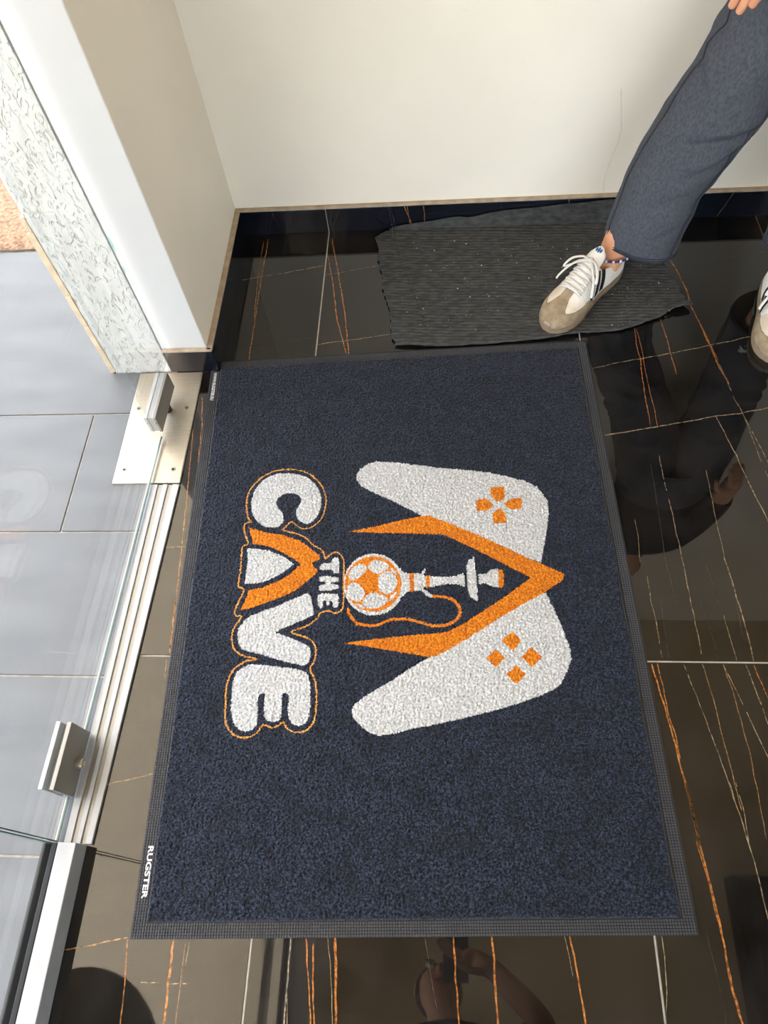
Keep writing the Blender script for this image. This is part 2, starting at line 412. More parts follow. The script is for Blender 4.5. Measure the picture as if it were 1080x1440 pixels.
# outer part: front face subdivided and roughened
def stucco_wall():
    nx, nz = 40, 190
    x0, x1, z0, z1 = -0.300, -0.1665, 0.0, 1.3
    V = []; F = []
    for j in range(nz+1):
        for i in range(nx+1):
            x = lerp(x0, x1, i/nx); z = lerp(z0, z1, j/nz)
            d = 0.0016*noise.noise(Vector((x*60, 0, z*34))) + 0.0022*noise.noise(Vector((x*14, 5, z*9)))
            if i == 0: d += 0.002 + 0.004*abs(noise.noise(Vector((3, 3, z*25))))
            if i == 0: x += 0.004*noise.noise(Vector((1, 7, z*22)))
            V.append((x, 1.106+d, z))
    for j in range(nz):
        for i in range(nx):
            a = j*(nx+1)+i; F.append((a, a+1, a+nx+2, a+nx+1))
    return mesh('render_face', V, F)
wo_ = box('wall_outside', (-0.298, 1.112, -0.06), (-0.1665, 5.0, 2.8), M_stucco); tag(wo_, kind='structure')
link('render_face', stucco_wall(), M_stucco, wo_, True)
box('render_face_above', (-0.298, 1.106, 1.3), (-0.1665, 1.112, 2.8), M_stucco, wo_)
# broken corner bead, pale timber-coloured pieces left along the outer corner
random.seed(11)
z = 0.004
M_chip = mat('exposed_corner_bead', srgb(214, 192, 160), rough=0.8, var=0.12, vscale=40)
while z < 0.42:
    h = random.uniform(0.05, 0.10)
    wdt = random.uniform(0.007, 0.011)
    me = prism_me('corner_bead', [(-0.300-wdt, 1.103), (-0.2985, 1.1035+random.uniform(0, .002)), (-0.2985, 1.118), (-0.300-wdt*0.8, 1.118)], z, min(z+h, 0.43), 0.001)
    link('corner_bead', me, M_chip, wo_)
    z += h + random.uniform(0.001, 0.004)
# flaking turquoise primer along the seam between the two halves
V = []; F = []
M_teal = mat('turquoise_primer', srgb(140, 186, 182), rough=0.8, var=0.2, vscale=90)
for zz, hh, ww in ((0.335, 0.05, 0.0045), (0.29, 0.02, 0.003)):
    k = len(V)
    for s in range(9):
        t = s/8; u = math.sin(PI*t)*ww*(0.6+0.6*random.random())
        V += [(-0.1632, 1.1075, zz+hh*t), (-0.1632+u, 1.1075, zz+hh*t)]
    for s in range(8): F.append((k+2*s, k+2*s+1, k+2*s+3, k+2*s+2))
link('paint_flake', mesh('paint_flake', V, F), M_teal, wl)
# lintel over the shop front
hd = box('wall_lintel', (-0.160, -2.6, 2.07), (-0.062, 1.108, 2.8), M_wall); tag(hd, kind='structure')

# scuffs and drip marks on the back wall
random.seed(8)
M_scuff = mat('grey_scuff', srgb(228, 222, 204), rough=0.6)
def wall_mark(pts, wdt):
    V = []; F = []
    for i, (x, zz) in enumerate(pts):
        u = wdt*(0.5+random.random())
        V += [(x-u, 1.5698, zz), (x+u, 1.5698, zz+u*0.3)]
    for i in range(len(pts)-1): F.append((2*i, 2*i+1, 2*i+3, 2*i+2))
    link('scuff_mark', mesh('scuff_mark', V, F), M_scuff, wb)
wall_mark(catmull([(0.838, .33), (0.850, .27), (.857, .225), (.848, .165), (.842, .115), (.846, .079)], 4, False), 0.0016)
for i in range(26):
    x = random.uniform(0.2, 1.05); zz = random.uniform(0.10, 0.52); a = random.uniform(-0.4, 0.4)
    L = random.uniform(0.004, 0.022)
    wall_mark([(x+L*math.cos(a)*t, zz+L*math.sin(a)*t) for t in (0, .5, 1)], 0.0006)

# ------------------------------------------------------------------ skirting: black tile pieces with a sealant bead on top
SK = 0.070
bb = box('baseboard_back', (-0.0615, 1.5635, 0.0), (4.0, 1.5698, SK-0.002), M_grout); tag(bb, kind='structure')
xs = [-0.062] + XJ[1:]
for x0, x1 in zip(xs, xs[1:]):
    box('skirting_tile', (x0+0.0012, 1.5600, 0.0003), (x1-0.0012, 1.5690, SK), M_skirt, bb, bev=0.0008)
box('sealant_bead', (-0.062, 1.5590, SK), (4.0, 1.5699, SK+0.006), M_bead, bb, bev=0.0015)
bl = box('baseboard_left', (-0.0618, 1.11, 0.0), (-0.0575, 1.56, SK-0.002), M_grout); tag(bl, kind='structure')
box('skirting_tile', (-0.0590, 1.1005, 0.0003), (-0.0500, 1.5598, SK), M_skirt, bl, bev=0.0008)
box('sealant_bead', (-0.0620, 1.1000, SK), (-0.0488, 1.5598, SK+0.006), M_bead, bl, bev=0.0015)
be = box('baseboard_end', (-0.150, 1.1065, 0.0), (-0.060, 1.1079, SK-0.002), M_grout); tag(be, kind='structure')
box('skirting_tile', (-0.1600, 1.1000, 0.0056), (-0.0600, 1.1075, SK), M_skirt, be, bev=0.0008)
box('sealant_bead', (-0.1625, 1.0985, SK), (-0.0500, 1.1079, SK+0.006), M_bead, be, bev=0.0015)
# thin veins printed on the skirting
def skirt_vein(xa, xb, colr, wdt):
    V = []; F = []
    for i in range(9):
        t = i/8; x = lerp(xa, xb, t)+0.0012*noise.noise(Vector((xa*90, t*5, 0))); u = wdt*(0.4+0.8*random.random())
        V += [(x-u, 1.55985, 0.001+t*(SK-0.003)), (x+u, 1.55985, 0.001+t*(SK-0.003))]
    for i in range(8): F.append((2*i, 2*i+1, 2*i+3, 2*i+2))
    link('vein', mesh('vein', V, F), VEINM[colr], bb)
for xa, xb, c, u in ((0.340, 0.330, 'w', .0007), (0.332, 0.325, 'w', .0006), (0.385, 0.365, 'o', .0010), (0.378, 0.372, 'y', .0007), (0.415, 0.412, 'o', .0009),
                     (1.035, 1.052, 'c', .0006), (1.13, 1.15, 'y', .0007), (0.05, 0.03, 'w', .0005), (0.18, 0.168, 'w', .0006), (0.62, 0.60, 'w', .0005)):
    skirt_vein(xa, xb, c, u)

# ------------------------------------------------------------------ outside: pavers, sandy ground
og = box('ground_outside', (-40.0, -40.0, -0.10), (X_IN, 40.0, -0.004), M_joint); tag(og, kind='structure')
gn = box('ground_near', (X_IN, -40.0, -0.10), (40.0, -2.7, -0.004), M_joint); tag(gn, kind='structure')
random.seed(3)
for r in range(-9, 4):
    y0 = 0.3865 + 0.3005*r; y1 = y0+0.3005
    if y1 > 1.60: continue
    off = -0.3225 if r == 1 else -0.06
    if r == 3: continue
    if r == 2:                                          # long piece cut around the rendered wall end
        link('paver', prism_me('paver', [(-0.90, y0+0.002), (X_IN-0.0005, y0+0.002), (X_IN-0.0005, 1.104), (-0.302, 1.104), (-0.302, 1.53), (-0.90, 1.53)], -0.03, -0.0005, 0.001), M_paver, og)
        box('paver', (-1.80, y0+0.002, -0.03), (-0.904, 1.53, -0.0005), M_paver, og, bev=0.0012)
        continue
    for c in range(-7 if -3 < r else -4, 2):
        x0 = off + 0.6*c - 0.6; x1 = x0+0.6
        xx0, xx1 = x0+0.002, min(x1-0.002, X_IN-0.0005)
        if xx1-xx0 < 0.02: continue
        yy1 = min(y1-0.002, 1.53)
        if xx1 > -0.30 and yy1 > 1.10:                   # cut around the rendered wall end
            if xx0 < -0.33: box('paver', (xx0, y0+0.002, -0.03), (-0.302, yy1, -0.0005), M_paver, og, bev=0.0012)
            xx0 = max(xx0, -0.3005); yy1 = 1.104
        if yy1 - y0 < 0.02 or xx1-xx0 < 0.01: continue
        o = box('paver', (xx0, y0+0.002, -0.03), (xx1, yy1, -0.0005 + random.uniform(-.0006, .0006)), M_paver, og, bev=0.0012)
sandV = []; sandF = []
n = 60
for j in range(n+1):
    for i in range(n+1):
        x = lerp(-2.6, -0.30, i/n); y = lerp(1.532, 4.0, (j/n)**1.5)
        sandV.append((x, y, 0.004 + 0.010*noise.noise(Vector((x*9, y*9, 0))) + 0.006*noise.noise(Vector((x*40, y*40, 3)))))
for j in range(n):
    for i in range(n):
        a = j*(n+1)+i; sandF.append((a, a+1, a+n+2, a+n+1))
so = link('sandy_ground', mesh('sandy_ground', sandV, sandF), M_sand, None, True)
tag(so, 'sunlit sandy ground at the far edge of the grey pavers', 'sand', kind='stuff')

# ------------------------------------------------------------------ awning outside (lights the tiles by the door)
def awning_material():
    m = bpy.data.materials.new('beige_awning_fabric'); m.use_nodes = True
    t = m.node_tree; n = t.nodes; n.clear()
    out = n.new('ShaderNodeOutputMaterial'); d = n.new('ShaderNodeBsdfDiffuse'); tl = n.new('ShaderNodeBsdfTranslucent'); mx = n.new('ShaderNodeMixShader')
    d.inputs[0].default_value = (0.78, 0.66, 0.48, 1); tl.inputs[0].default_value = (0.92, 0.74, 0.52, 1); mx.inputs[0].default_value = 0.62
    t.links.new(d.outputs[0], mx.inputs[1]); t.links.new(tl.outputs[0], mx.inputs[2]); t.links.new(mx.outputs[0], out.inputs[0])
    return m
aw = empty('awning', (-0.30, 0, 2.4)); tag(aw, 'warm beige fabric awning over the entrance, mirrored in the tiles by the door', 'awning')
V = []; F = []
for j in range(41):
    for i in range(21):
        s = i/20; y = lerp(-2.8, 2.4, j/40)
        V.append((0.0 - 1.5*s, y, 0.34 - 0.36*s - 0.03*math.sin(PI*s)))
for j in range(40):
    for i in range(20):
        a = j*21+i; F.append((a, a+1, a+22, a+21))
link('fabric', mesh('fabric', V, F), awning_material(), aw, True)
M_cass = mat('dark_awning_cassette', srgb(44, 42, 40), rough=0.5)
box('cassette', (-0.010, -2.8, -0.13), (0.018, 1.09, -0.06), M_cass, aw, bev=0.006)
box('front_rail', (-1.54, -2.8, -0.06), (-1.48, 2.4, 0.0), M_alug, aw, bev=0.008)
for y_ in (-2.7, -0.9, 1.0): tube('hanger', [(0.004, y_, -0.07), (0.004, y_, 0.335)], 0.006, M_cass, aw)

# ------------------------------------------------------------------ fixed glass front (window_1) with floor profile
win = empty('window_1', (-0.168, 0.1055, 0)); tag(win, kind='structure')
def W(o): return o
Y0, Y1 = -2.6, 0.1055
box('floor_profile', (0.016, Y0-Y1, 0.0), (0.046, 0.0, 0.041), M_alu, win, bev=0.0012)
box('profile_lip', (-0.024, Y0-Y1, 0.0), (-0.0185, 0.0, 0.012), M_alug, win, bev=0.001)
box('profile_bed', (-0.018, Y0-Y1, 0.0), (0.016, -0.001, 0.012), M_dark, win)
box('gasket', (0.0055, Y0-Y1, 0.006), (0.0158, -0.0006, 0.0405), M_gasket, win, bev=0.002)
box('gasket', (-0.0120, Y0-Y1, 0.006), (-0.0055, -0.0006, 0.036), M_gasket, win, bev=0.002)
box('pane', (-0.005, -1.55, 0.0125), (0.005, -0.002, 2.04), M_glass, win)
box('pane_edge', (-0.0052, -0.0022, 0.0125), (0.0052, -0.0004, 2.04), M_glassedge, win)
box('pane', (-0.005, Y0-Y1, 0.0125), (0.005, -1.555, 2.04), M_glass, win)
box('head_profile', (-0.016, Y0-Y1, 2.03), (0.004, 0.99, 2.07), M_dark, win, bev=0.001)

# ------------------------------------------------------------------ threshold strip under the door (trim_1)
trim = empty('trim_1', (-0.121, 0.45, 0)); tag(trim, kind='structure')
ya, yb = 0.107-0.45, 0.796-0.45
def strip_poly(f0, f1):                       # the strip runs slightly askew and narrows towards the latch
    xa = lambda f: lerp(-0.160, -0.1125, f)+0.121
    xb = lambda f: lerp(-0.152, -0.0900, f)+0.121
    return [(xa(f0), ya), (xa(f1), ya), (xb(f1), yb), (xb(f0), yb)]
link('strip_base', prism_me('strip_base', strip_poly(0, 1), 0.0, 0.0030), M_alug, trim)
for f0, f1 in ((0.0, 0.26), (0.44, 0.60), (0.77, 1.0)):
    link('raised_rib', prism_me('raised_rib', strip_poly(f0, f1), 0.0028, 0.0060, 0.0008), M_alu, trim)

# ------------------------------------------------------------------ swing glass door (door_1), ajar by a hair
door = empty('door_1', (-0.1500, 0.975, 0.0), math.radians(-1.45)); tag(door, kind='structure')
DL = -0.8655                                  # latch end along the door
box('pane', (-0.005, DL, 0.0135), (0.005, -0.062, 2.03), M_glass, door)
box('pane', (-0.005, -0.062, 0.079), (0.005, 0.115, 2.03), M_glass, door)
box('pane_edge', (-0.0052, DL-0.0016, 0.0135), (0.0052, DL, 2.03), M_glassedge, door)
box('pane_bottom_edge', (0.0022, DL, 0.0120), (0.0053, -0.062, 0.0138), M_glassedge, door)
box('white_edge_line', (0.0000, DL, 0.0112), (0.0022, -0.062, 0.0134), M_wallend, door)  # thin white line along the lower glass edge
# pivot fitting: two plates clamped on the glass, spindle below
pv = empty('pivot_fitting', (0, 0, 0)); pv.parent = door
box('plate', (0.0060, -0.062, 0.030), (0.0125, 0.062, 0.078), M_alug, pv, bev=0.0008)
box('plate', (-0.0135, -0.062, 0.030), (-0.0060, 0.062, 0.078), M_alu, pv, bev=0.0008)
box('filler', (-0.0058, -0.060, 0.031), (0.0058, 0.060, 0.076), M_alu, pv)
V, F = lathe_VF([(0.0001, 0.005), (0.0085, 0.005), (0.0085, 0.031), (0.0001, 0.031)], 20, (0, 0.015, 0)); link('spindle', mesh('spindle', V, F), M_dark, pv, False)
for xx in (0.009, -0.0098):
    V, F = lathe_VF([(0.0001, 0), (0.0012, 0), (0.0012, 0.0006), (0.0001, 0.0006)], 10)
    o = link('set_screw', mesh('set_screw', V, F), M_dark, pv); o.rotation_euler = (PI/2, 0, 0); o.location = (xx, -0.0619, 0.06)
# lock fitting at the latch corner
lk = empty('lock_fitting', (0, -0.745, 0)); lk.parent = door
box('plate', (0.0060, -0.0535, 0.0125), (0.0135, 0.0535, 0.086), M_alug, lk, bev=0.0008)
box('plate', (-0.0135, -0.0535, 0.0125), (-0.0060, 0.0535, 0.086), M_alu, lk, bev=0.0008)
box('filler', (-0.0058, -0.0500, 0.0130), (0.0058, 0.0500, 0.070), M_alug, lk)
V, F = lathe_VF([(0.0001, 0.0), (0.0085, 0.0), (0.0085, 0.011), (0.0078, 0.0125), (0.0045, 0.0125), (0.0042, 0.008), (0.0001, 0.008)], 24, axis='x')
o = link('key_cylinder', mesh('key_cylinder', V, F), M_steel, lk, True); o.location = (0.0134, -0.002, 0.034)
box('keyway', (0.0212, -0.0030, 0.0328), (0.0224, 0.0020, 0.0352), M_dark, lk)

# ------------------------------------------------------------------ floor spring cover plate
fs = empty('floor_spring_cover', (-0.163, 0.952, 0)); tag(fs, 'square-edged brushed steel floor plate with four screws under the glass door pivot', 'floor plate')
me = box_me('plate', (-0.0745, -0.1525, 0.0), (0.0735, 0.1475, 0.0050), 0.0022, 2); link('plate', me, M_steel, fs)
for sx, sy in ((-0.057, 0.045), (0.054, 0.045), (-0.054, -0.118), (0.053, -0.118)):
    prof = [(0.0001, 0.0040), (0.0024, 0.0042), (0.0026, 0.0056), (0.0046, 0.0058), (0.0054, 0.0050)]
    V, F = lathe_VF(prof, 20, (sx, sy, 0)); s_ = link('screw', mesh('screw', V, F), M_alug, fs, True)
    V, F = lathe_VF([(0.0001, 0.0043), (0.0019, 0.0043), (0.0019, 0.0046), (0.0001, 0.0046)], 6, (sx, sy, 0)); link('socket', mesh('socket', V, F), M_dark, s_)

# dark unit on the ceiling, seen mirrored at the right edge
cu_ = empty('ceiling_unit', (2.13, -0.45, 2.7)); tag(cu_, 'dark rectangular ceiling unit, mirrored in the tiles at the lower right edge', 'ceiling unit')
box('housing', (-0.385, -0.75, -0.15), (0.385, 0.737, 0.0), M_cass, cu_, bev=0.01)
for k in range(8): box('louvre', (-0.33, -0.66+0.17*k, -0.158), (0.33, -0.56+0.17*k, -0.149), M_dark, cu_)

# ------------------------------------------------------------------ logo rug
RUG_ANG = math.radians(2.55)
RW, RH = 0.807, 1.1104
rug = empty('logo_rug', (0, 0, 0.0), RUG_ANG)
tag(rug, 'navy logo floor mat with black rubber border, white and orange game controller emblem and lettering', 'rug')
M_rubd = mat('shaded_rubber_base', srgb(34, 35, 38), rough=0.6)  # darker tone paints in the shade between the nubs
M_rub = mat('lit_rubber_nubs', srgb(74, 76, 82), rough=0.5, var=0.08, vscale=25)  # same rubber, lightened as if the nubs catch the light
BW = 0.0225
bm = bmesh.new()
o4 = [(-BW, -BW), (RW+BW, -BW), (RW+BW, RH+BW), (-BW, RH+BW)]
link('rubber_backing', prism_me('rubber_backing', o4, 0.0002, 0.0022, 0.0006), M_rubd, rug)
# moulded nubs on the border
V = []; F = []
def nub(x, y, a, b, h=0.0017):
    k = len(V); z0 = 0.0021; z1 = z0+h
    V.extend([(x-a, y-b, z0), (x+a, y-b, z0), (x+a, y+b, z0), (x-a, y+b, z0), (x-a*.7, y-b*.7, z1), (x+a*.7, y-b*.7, z1), (x+a*.7, y+b*.7, z1), (x-a*.7, y+b*.7, z1)])
    F.extend([(k+4, k+5, k+6, k+7), (k, k+1, k+5, k+4), (k+1, k+2, k+6, k+5), (k+2, k+3, k+7, k+6), (k+3, k, k+4, k+7)])
pit = 0.0042
xs = np.arange(-BW+0.0026, RW+BW-0.002, pit); ys = np.arange(-BW+0.0026, RH+BW-0.002, pit)
for x in xs:
    for y in ys:
        if x < -0.0015 or x > RW+0.0015 or y < -0.0015 or y > RH+0.0015: nub(x, y, 0.00150, 0.00150)
o = link('rubber_nubs', mesh('rubber_nubs', V, F), M_rub, rug); tag(o, kind='stuff')

ART = {
 'C': [[166.5,811.9],[186.5,810.0],[206.6,804.5],[222.4,793.3],[236.2,776.0],[243.8,758.0],[246.3,737.9],[243.8,718.5],[238.0,704.2],[229.9,695.0],[220.6,690.7],[209.9,693.1],[202.1,700.0],[197.3,709.9],[196.8,720.9],[200.5,730.5],[205.3,742.6],[203.1,752.6],[194.6,760.6],[181.4,763.8],[168.5,762.0],[158.2,753.8],[154.6,742.8],[158.7,730.2],[166.8,720.0],[171.3,707.6],[170.4,696.8],[163.6,687.5],[148.9,685.1],[133.8,689.0],[120.2,699.3],[109.2,715.6],[104.1,733.0],[103.7,755.4],[108.6,775.3],[119.3,792.6],[133.9,804.7],[151.1,811.0]],
 'Ao': [[102.9,687.9],[135.4,675.6],[169.6,667.7],[203.8,655.4],[224.5,639.1],[248.4,617.3],[246.5,610.2],[233.7,603.6],[235.0,597.6],[244.8,587.2],[240.2,578.4],[221.5,561.7],[203.1,546.3],[178.1,534.7],[146.9,523.4],[126.2,515.9],[100.7,510.1],[108.2,526.1],[114.6,551.0],[144.4,556.8],[175.8,570.6],[192.5,581.6],[212.0,601.4],[199.5,612.3],[176.6,627.9],[153.7,639.9],[133.1,647.0],[115.0,650.4]],
 'Aw': [[103.5,641.0],[122.6,638.9],[147.4,634.1],[165.7,625.9],[184.0,614.2],[197.8,602.8],[185.4,591.4],[166.7,578.0],[147.8,569.4],[128.7,564.4],[104.8,564.2],[106.1,586.5],[106.9,615.2]],
 'V': [[195.8,527.7],[221.5,538.2],[229.5,538.4],[234.5,528.8],[241.1,500.3],[237.2,494.5],[202.3,478.9],[172.5,465.2],[183.9,459.7],[213.8,446.7],[231.2,437.4],[237.7,427.2],[238.2,414.9],[235.1,405.2],[228.1,400.6],[216.1,402.2],[187.0,410.4],[145.1,424.1],[115.2,432.6],[107.2,440.3],[102.2,454.4],[101.3,472.3],[108.0,485.0],[121.9,497.5],[150.8,509.5],[175.2,517.9]],
 'E': [[141.8,404.5],[168.4,401.2],[197.4,396.7],[219.0,392.4],[232.4,384.7],[238.9,371.4],[241.3,343.2],[241.1,311.1],[235.3,298.8],[224.1,293.1],[212.5,297.2],[206.2,307.5],[202.8,325.8],[203.3,344.3],[196.6,351.0],[191.5,346.9],[191.9,326.1],[191.5,310.1],[186.9,303.0],[177.8,301.5],[167.1,305.1],[161.8,314.3],[160.5,331.6],[160.5,347.8],[155.5,351.5],[149.9,348.1],[149.0,329.6],[150.9,306.7],[149.4,295.4],[141.9,288.9],[130.6,286.5],[118.8,290.6],[108.3,303.3],[102.8,323.9],[101.2,351.9],[101.3,375.6],[105.9,389.9],[115.8,399.3],[127.4,404.3]],
 'T': [[276.0,613.8],[283.2,612.4],[284.8,607.1],[286.6,591.2],[286.4,581.9],[283.6,578.9],[277.0,579.7],[274.9,584.5],[271.0,588.3],[256.8,586.8],[249.6,588.2],[248.9,593.9],[251.5,601.2],[270.6,601.4],[272.8,609.7]],
 'H': [[248.7,573.1],[261.0,575.2],[270.5,572.7],[286.7,570.5],[286.8,562.3],[279.3,561.6],[271.8,560.9],[272.4,557.3],[286.1,555.2],[286.3,548.1],[270.4,544.2],[250.7,544.5],[249.1,551.6],[250.3,555.6],[260.6,556.7],[260.5,562.4],[249.6,563.3]],
 'e': [[248.2,537.5],[261.3,538.5],[285.6,536.0],[286.8,524.0],[286.2,510.6],[280.7,509.3],[276.1,511.5],[275.8,521.4],[272.0,524.0],[270.7,520.6],[270.4,514.7],[265.8,513.9],[264.3,515.9],[263.6,522.9],[260.3,525.0],[258.1,522.1],[258.0,510.2],[252.5,509.4],[248.6,513.5],[247.3,525.5]],
 'outline': [[107.3,699.9],[101.4,706.2],[95.6,723.6],[93.0,746.0],[95.8,770.9],[106.4,789.5],[122.7,806.6],[144.0,818.4],[168.2,821.4],[190.4,819.6],[212.8,811.9],[233.3,795.2],[248.3,772.8],[255.5,749.8],[255.6,727.6],[250.6,706.0],[239.6,689.7],[225.2,680.9],[210.5,679.7],[199.6,686.9],[190.3,695.8],[182.4,692.6],[176.6,683.3],[171.6,678.8],[185.6,673.4],[202.7,667.8],[220.0,657.6],[233.1,643.0],[252.3,629.5],[256.8,616.7],[261.1,611.6],[268.0,619.6],[277.2,623.8],[287.5,619.9],[293.9,608.3],[295.5,598.2],[295.8,585.6],[295.6,570.1],[295.7,544.6],[296.5,529.6],[295.7,514.5],[292.9,503.0],[280.1,498.1],[268.8,503.7],[253.0,499.1],[248.4,490.2],[234.2,477.8],[217.4,470.7],[200.7,463.6],[223.1,455.2],[236.7,448.4],[245.7,436.9],[248.2,421.9],[244.6,404.9],[239.2,392.9],[247.8,373.5],[251.9,352.2],[252.5,324.4],[250.0,301.8],[242.6,289.7],[231.5,283.3],[215.6,283.1],[203.8,289.6],[196.3,299.9],[187.4,294.5],[176.2,291.4],[160.9,296.3],[151.6,283.1],[138.4,276.8],[124.7,276.0],[110.4,281.9],[98.7,294.5],[93.2,310.5],[91.3,333.5],[90.3,361.6],[93.4,383.0],[103.6,400.9],[122.0,411.3],[141.0,415.1],[121.2,419.9],[103.5,428.0],[95.1,439.5],[90.6,454.8],[91.6,470.1],[97.0,484.1],[105.4,498.1],[96.8,499.5],[91.3,506.4],[93.0,517.6],[99.9,535.5],[104.8,552.6],[94.5,558.8],[92.5,568.2],[93.7,581.1],[94.1,599.1],[93.7,626.4],[94.1,644.9],[104.0,651.4],[97.1,670.5],[93.0,687.4],[95.8,696.9],[107.3,699.9]],
 'ballw': [[409.4,550.7],[408.5,540.9],[406.3,531.5],[402.7,522.6],[398.0,514.5],[392.2,507.5],[385.4,501.5],[377.9,496.8],[369.8,493.5],[361.2,491.6],[352.5,491.2],[343.8,492.2],[335.2,494.8],[327.0,498.7],[319.5,504.0],[312.6,510.5],[306.7,518.1],[301.9,526.6],[298.3,535.8],[296.0,545.5],[295.1,555.4],[295.6,565.4],[297.5,575.1],[300.8,584.3],[305.5,592.8],[311.3,600.3],[318.1,606.7],[325.9,611.8],[334.4,615.4],[343.3,617.4],[352.4,617.8],[361.6,616.6],[370.5,613.7],[378.9,609.4],[386.6,603.7],[393.4,596.7],[399.2,588.7],[403.7,579.9],[407.0,570.4],[408.9,560.6]],
 'ballo': [[404.5,551.7],[403.7,542.9],[401.7,534.4],[398.4,526.5],[394.0,519.2],[388.6,512.8],[382.3,507.5],[375.4,503.2],[367.8,500.3],[359.9,498.6],[351.8,498.2],[343.6,499.2],[335.7,501.5],[328.1,505.1],[321.1,509.8],[314.7,515.7],[309.3,522.6],[304.8,530.2],[301.5,538.5],[299.4,547.2],[298.6,556.1],[299.0,565.0],[300.8,573.7],[303.9,582.0],[308.2,589.6],[313.6,596.3],[320.0,602.0],[327.1,606.6],[335.0,609.8],[343.2,611.5],[351.7,611.9],[360.1,610.8],[368.4,608.3],[376.1,604.4],[383.3,599.2],[389.6,593.0],[395.0,585.8],[399.2,577.9],[402.3,569.4],[404.1,560.6]],
 'p1': [[327.9,597.0],[337.0,593.2],[339.3,586.4],[334.1,577.6],[320.6,566.6],[310.9,563.4],[306.3,568.9],[305.4,577.1],[312.8,590.1]],
 'p2': [[353.7,604.2],[368.8,601.9],[378.6,594.7],[380.8,587.1],[373.2,580.8],[359.7,575.6],[349.1,580.2],[343.1,588.8],[345.3,597.0]],
 'p3': [[380.7,578.9],[389.7,573.5],[396.9,556.9],[392.2,542.5],[380.3,532.6],[365.5,538.8],[361.9,550.2],[361.9,564.9],[367.2,575.3]],
 'p4': [[314.7,558.7],[326.8,553.3],[334.3,540.1],[335.1,533.6],[328.6,521.1],[313.8,522.5],[304.7,531.6],[302.7,544.6],[306.5,554.9]],
 'p5': [[356.6,535.9],[368.5,530.7],[378.0,523.9],[377.2,516.0],[365.4,507.1],[347.8,504.6],[336.0,510.5],[332.3,517.8],[338.9,530.3],[344.8,534.8]],
 'p6': [[386.1,586.1],[389.8,584.7],[396.4,574.9],[394.9,570.8],[388.2,578.5]],
 'p7': [[394.4,536.8],[396.2,533.5],[387.5,522.0],[382.4,519.8],[383.9,526.9]],
 'p8': [[319.0,515.2],[330.1,512.8],[336.8,505.8],[324.3,509.4]],
 'neck': [[395.7,594.8],[409.4,575.4],[419.3,572.8],[431.3,573.4],[442.2,571.8],[448.4,581.4],[451.8,580.2],[447.1,569.4],[449.0,567.2],[468.6,564.2],[494.2,563.1],[510.1,565.2],[522.2,569.5],[523.7,556.4],[522.4,541.4],[509.1,547.3],[487.6,548.2],[469.8,545.8],[461.9,542.9],[446.2,543.5],[444.1,538.3],[428.3,536.3],[414.5,535.2],[406.5,527.0],[394.5,513.8]],
 'stub': [[441.1,539.4],[448.0,539.2],[462.2,527.3],[461.4,521.4],[455.3,523.4],[444.8,532.3]],
 'plate': [[534.8,597.5],[539.9,599.5],[543.2,604.9],[544.1,597.1],[545.0,572.9],[545.3,534.1],[544.6,510.0],[541.9,513.2],[534.5,517.7],[528.4,528.5],[528.2,556.2],[528.6,584.5]],
 'bowl': [[549.5,566.1],[565.2,566.5],[573.7,574.9],[587.5,575.4],[587.8,555.9],[586.3,537.8],[574.8,539.3],[561.8,547.3],[550.0,545.6]],
 'coal': [[587.3,572.8],[595.2,574.0],[597.1,561.9],[594.1,538.5],[591.0,536.1],[585.4,538.4]],
 'band1': [[420.3,572.8],[429.3,573.5],[428.3,536.8],[420.4,536.0]],
 'band2': [[451.9,567.0],[458.8,566.7],[457.0,543.1],[451.6,542.2]],
 'hose': [[462.1,524.8],[476.7,523.8],[490.2,520.5],[503.3,512.6],[510.3,499.9],[510.6,487.5],[502.2,475.6],[489.5,468.9],[474.2,466.5],[458.9,467.4],[441.9,472.7],[421.0,479.6],[407.6,482.1],[397.9,481.4],[388.5,482.1],[374.0,478.0],[362.4,472.3],[347.9,471.3],[333.4,473.4],[323.2,476.1],[314.3,485.6],[308.3,493.6],[305.2,504.7]],
 'ctop': [[357.2,830.2],[387.7,827.4],[431.0,819.7],[482.4,808.5],[541.8,798.9],[583.8,791.4],[616.7,781.0],[657.2,766.2],[678.5,751.2],[687.1,736.0],[695.4,718.6],[695.0,697.1],[689.2,664.6],[678.5,624.0],[668.2,584.4],[647.7,594.1],[587.6,630.5],[533.2,660.6],[493.5,681.3],[463.2,697.0],[448.7,696.4],[428.3,709.9],[386.7,736.3],[344.3,760.4],[327.0,772.9],[318.2,788.6],[317.2,801.4],[326.7,815.3],[341.9,825.9]],
 'chev': [[303.9,668.5],[352.9,676.4],[402.8,688.2],[448.7,696.4],[463.2,697.0],[493.5,681.3],[533.2,660.6],[587.6,630.5],[647.7,594.1],[684.4,572.8],[708.0,560.1],[703.8,547.8],[664.2,522.4],[621.3,499.8],[578.7,475.4],[520.0,439.2],[466.8,410.6],[452.8,408.2],[415.2,416.4],[375.3,424.4],[334.9,432.9],[297.4,439.3],[355.1,444.9],[416.0,450.0],[468.6,452.4],[486.8,454.3],[513.7,467.0],[555.9,493.6],[598.8,520.6],[646.0,554.7],[584.6,594.7],[539.0,623.7],[488.1,653.5],[427.0,658.3],[352.9,663.8]],
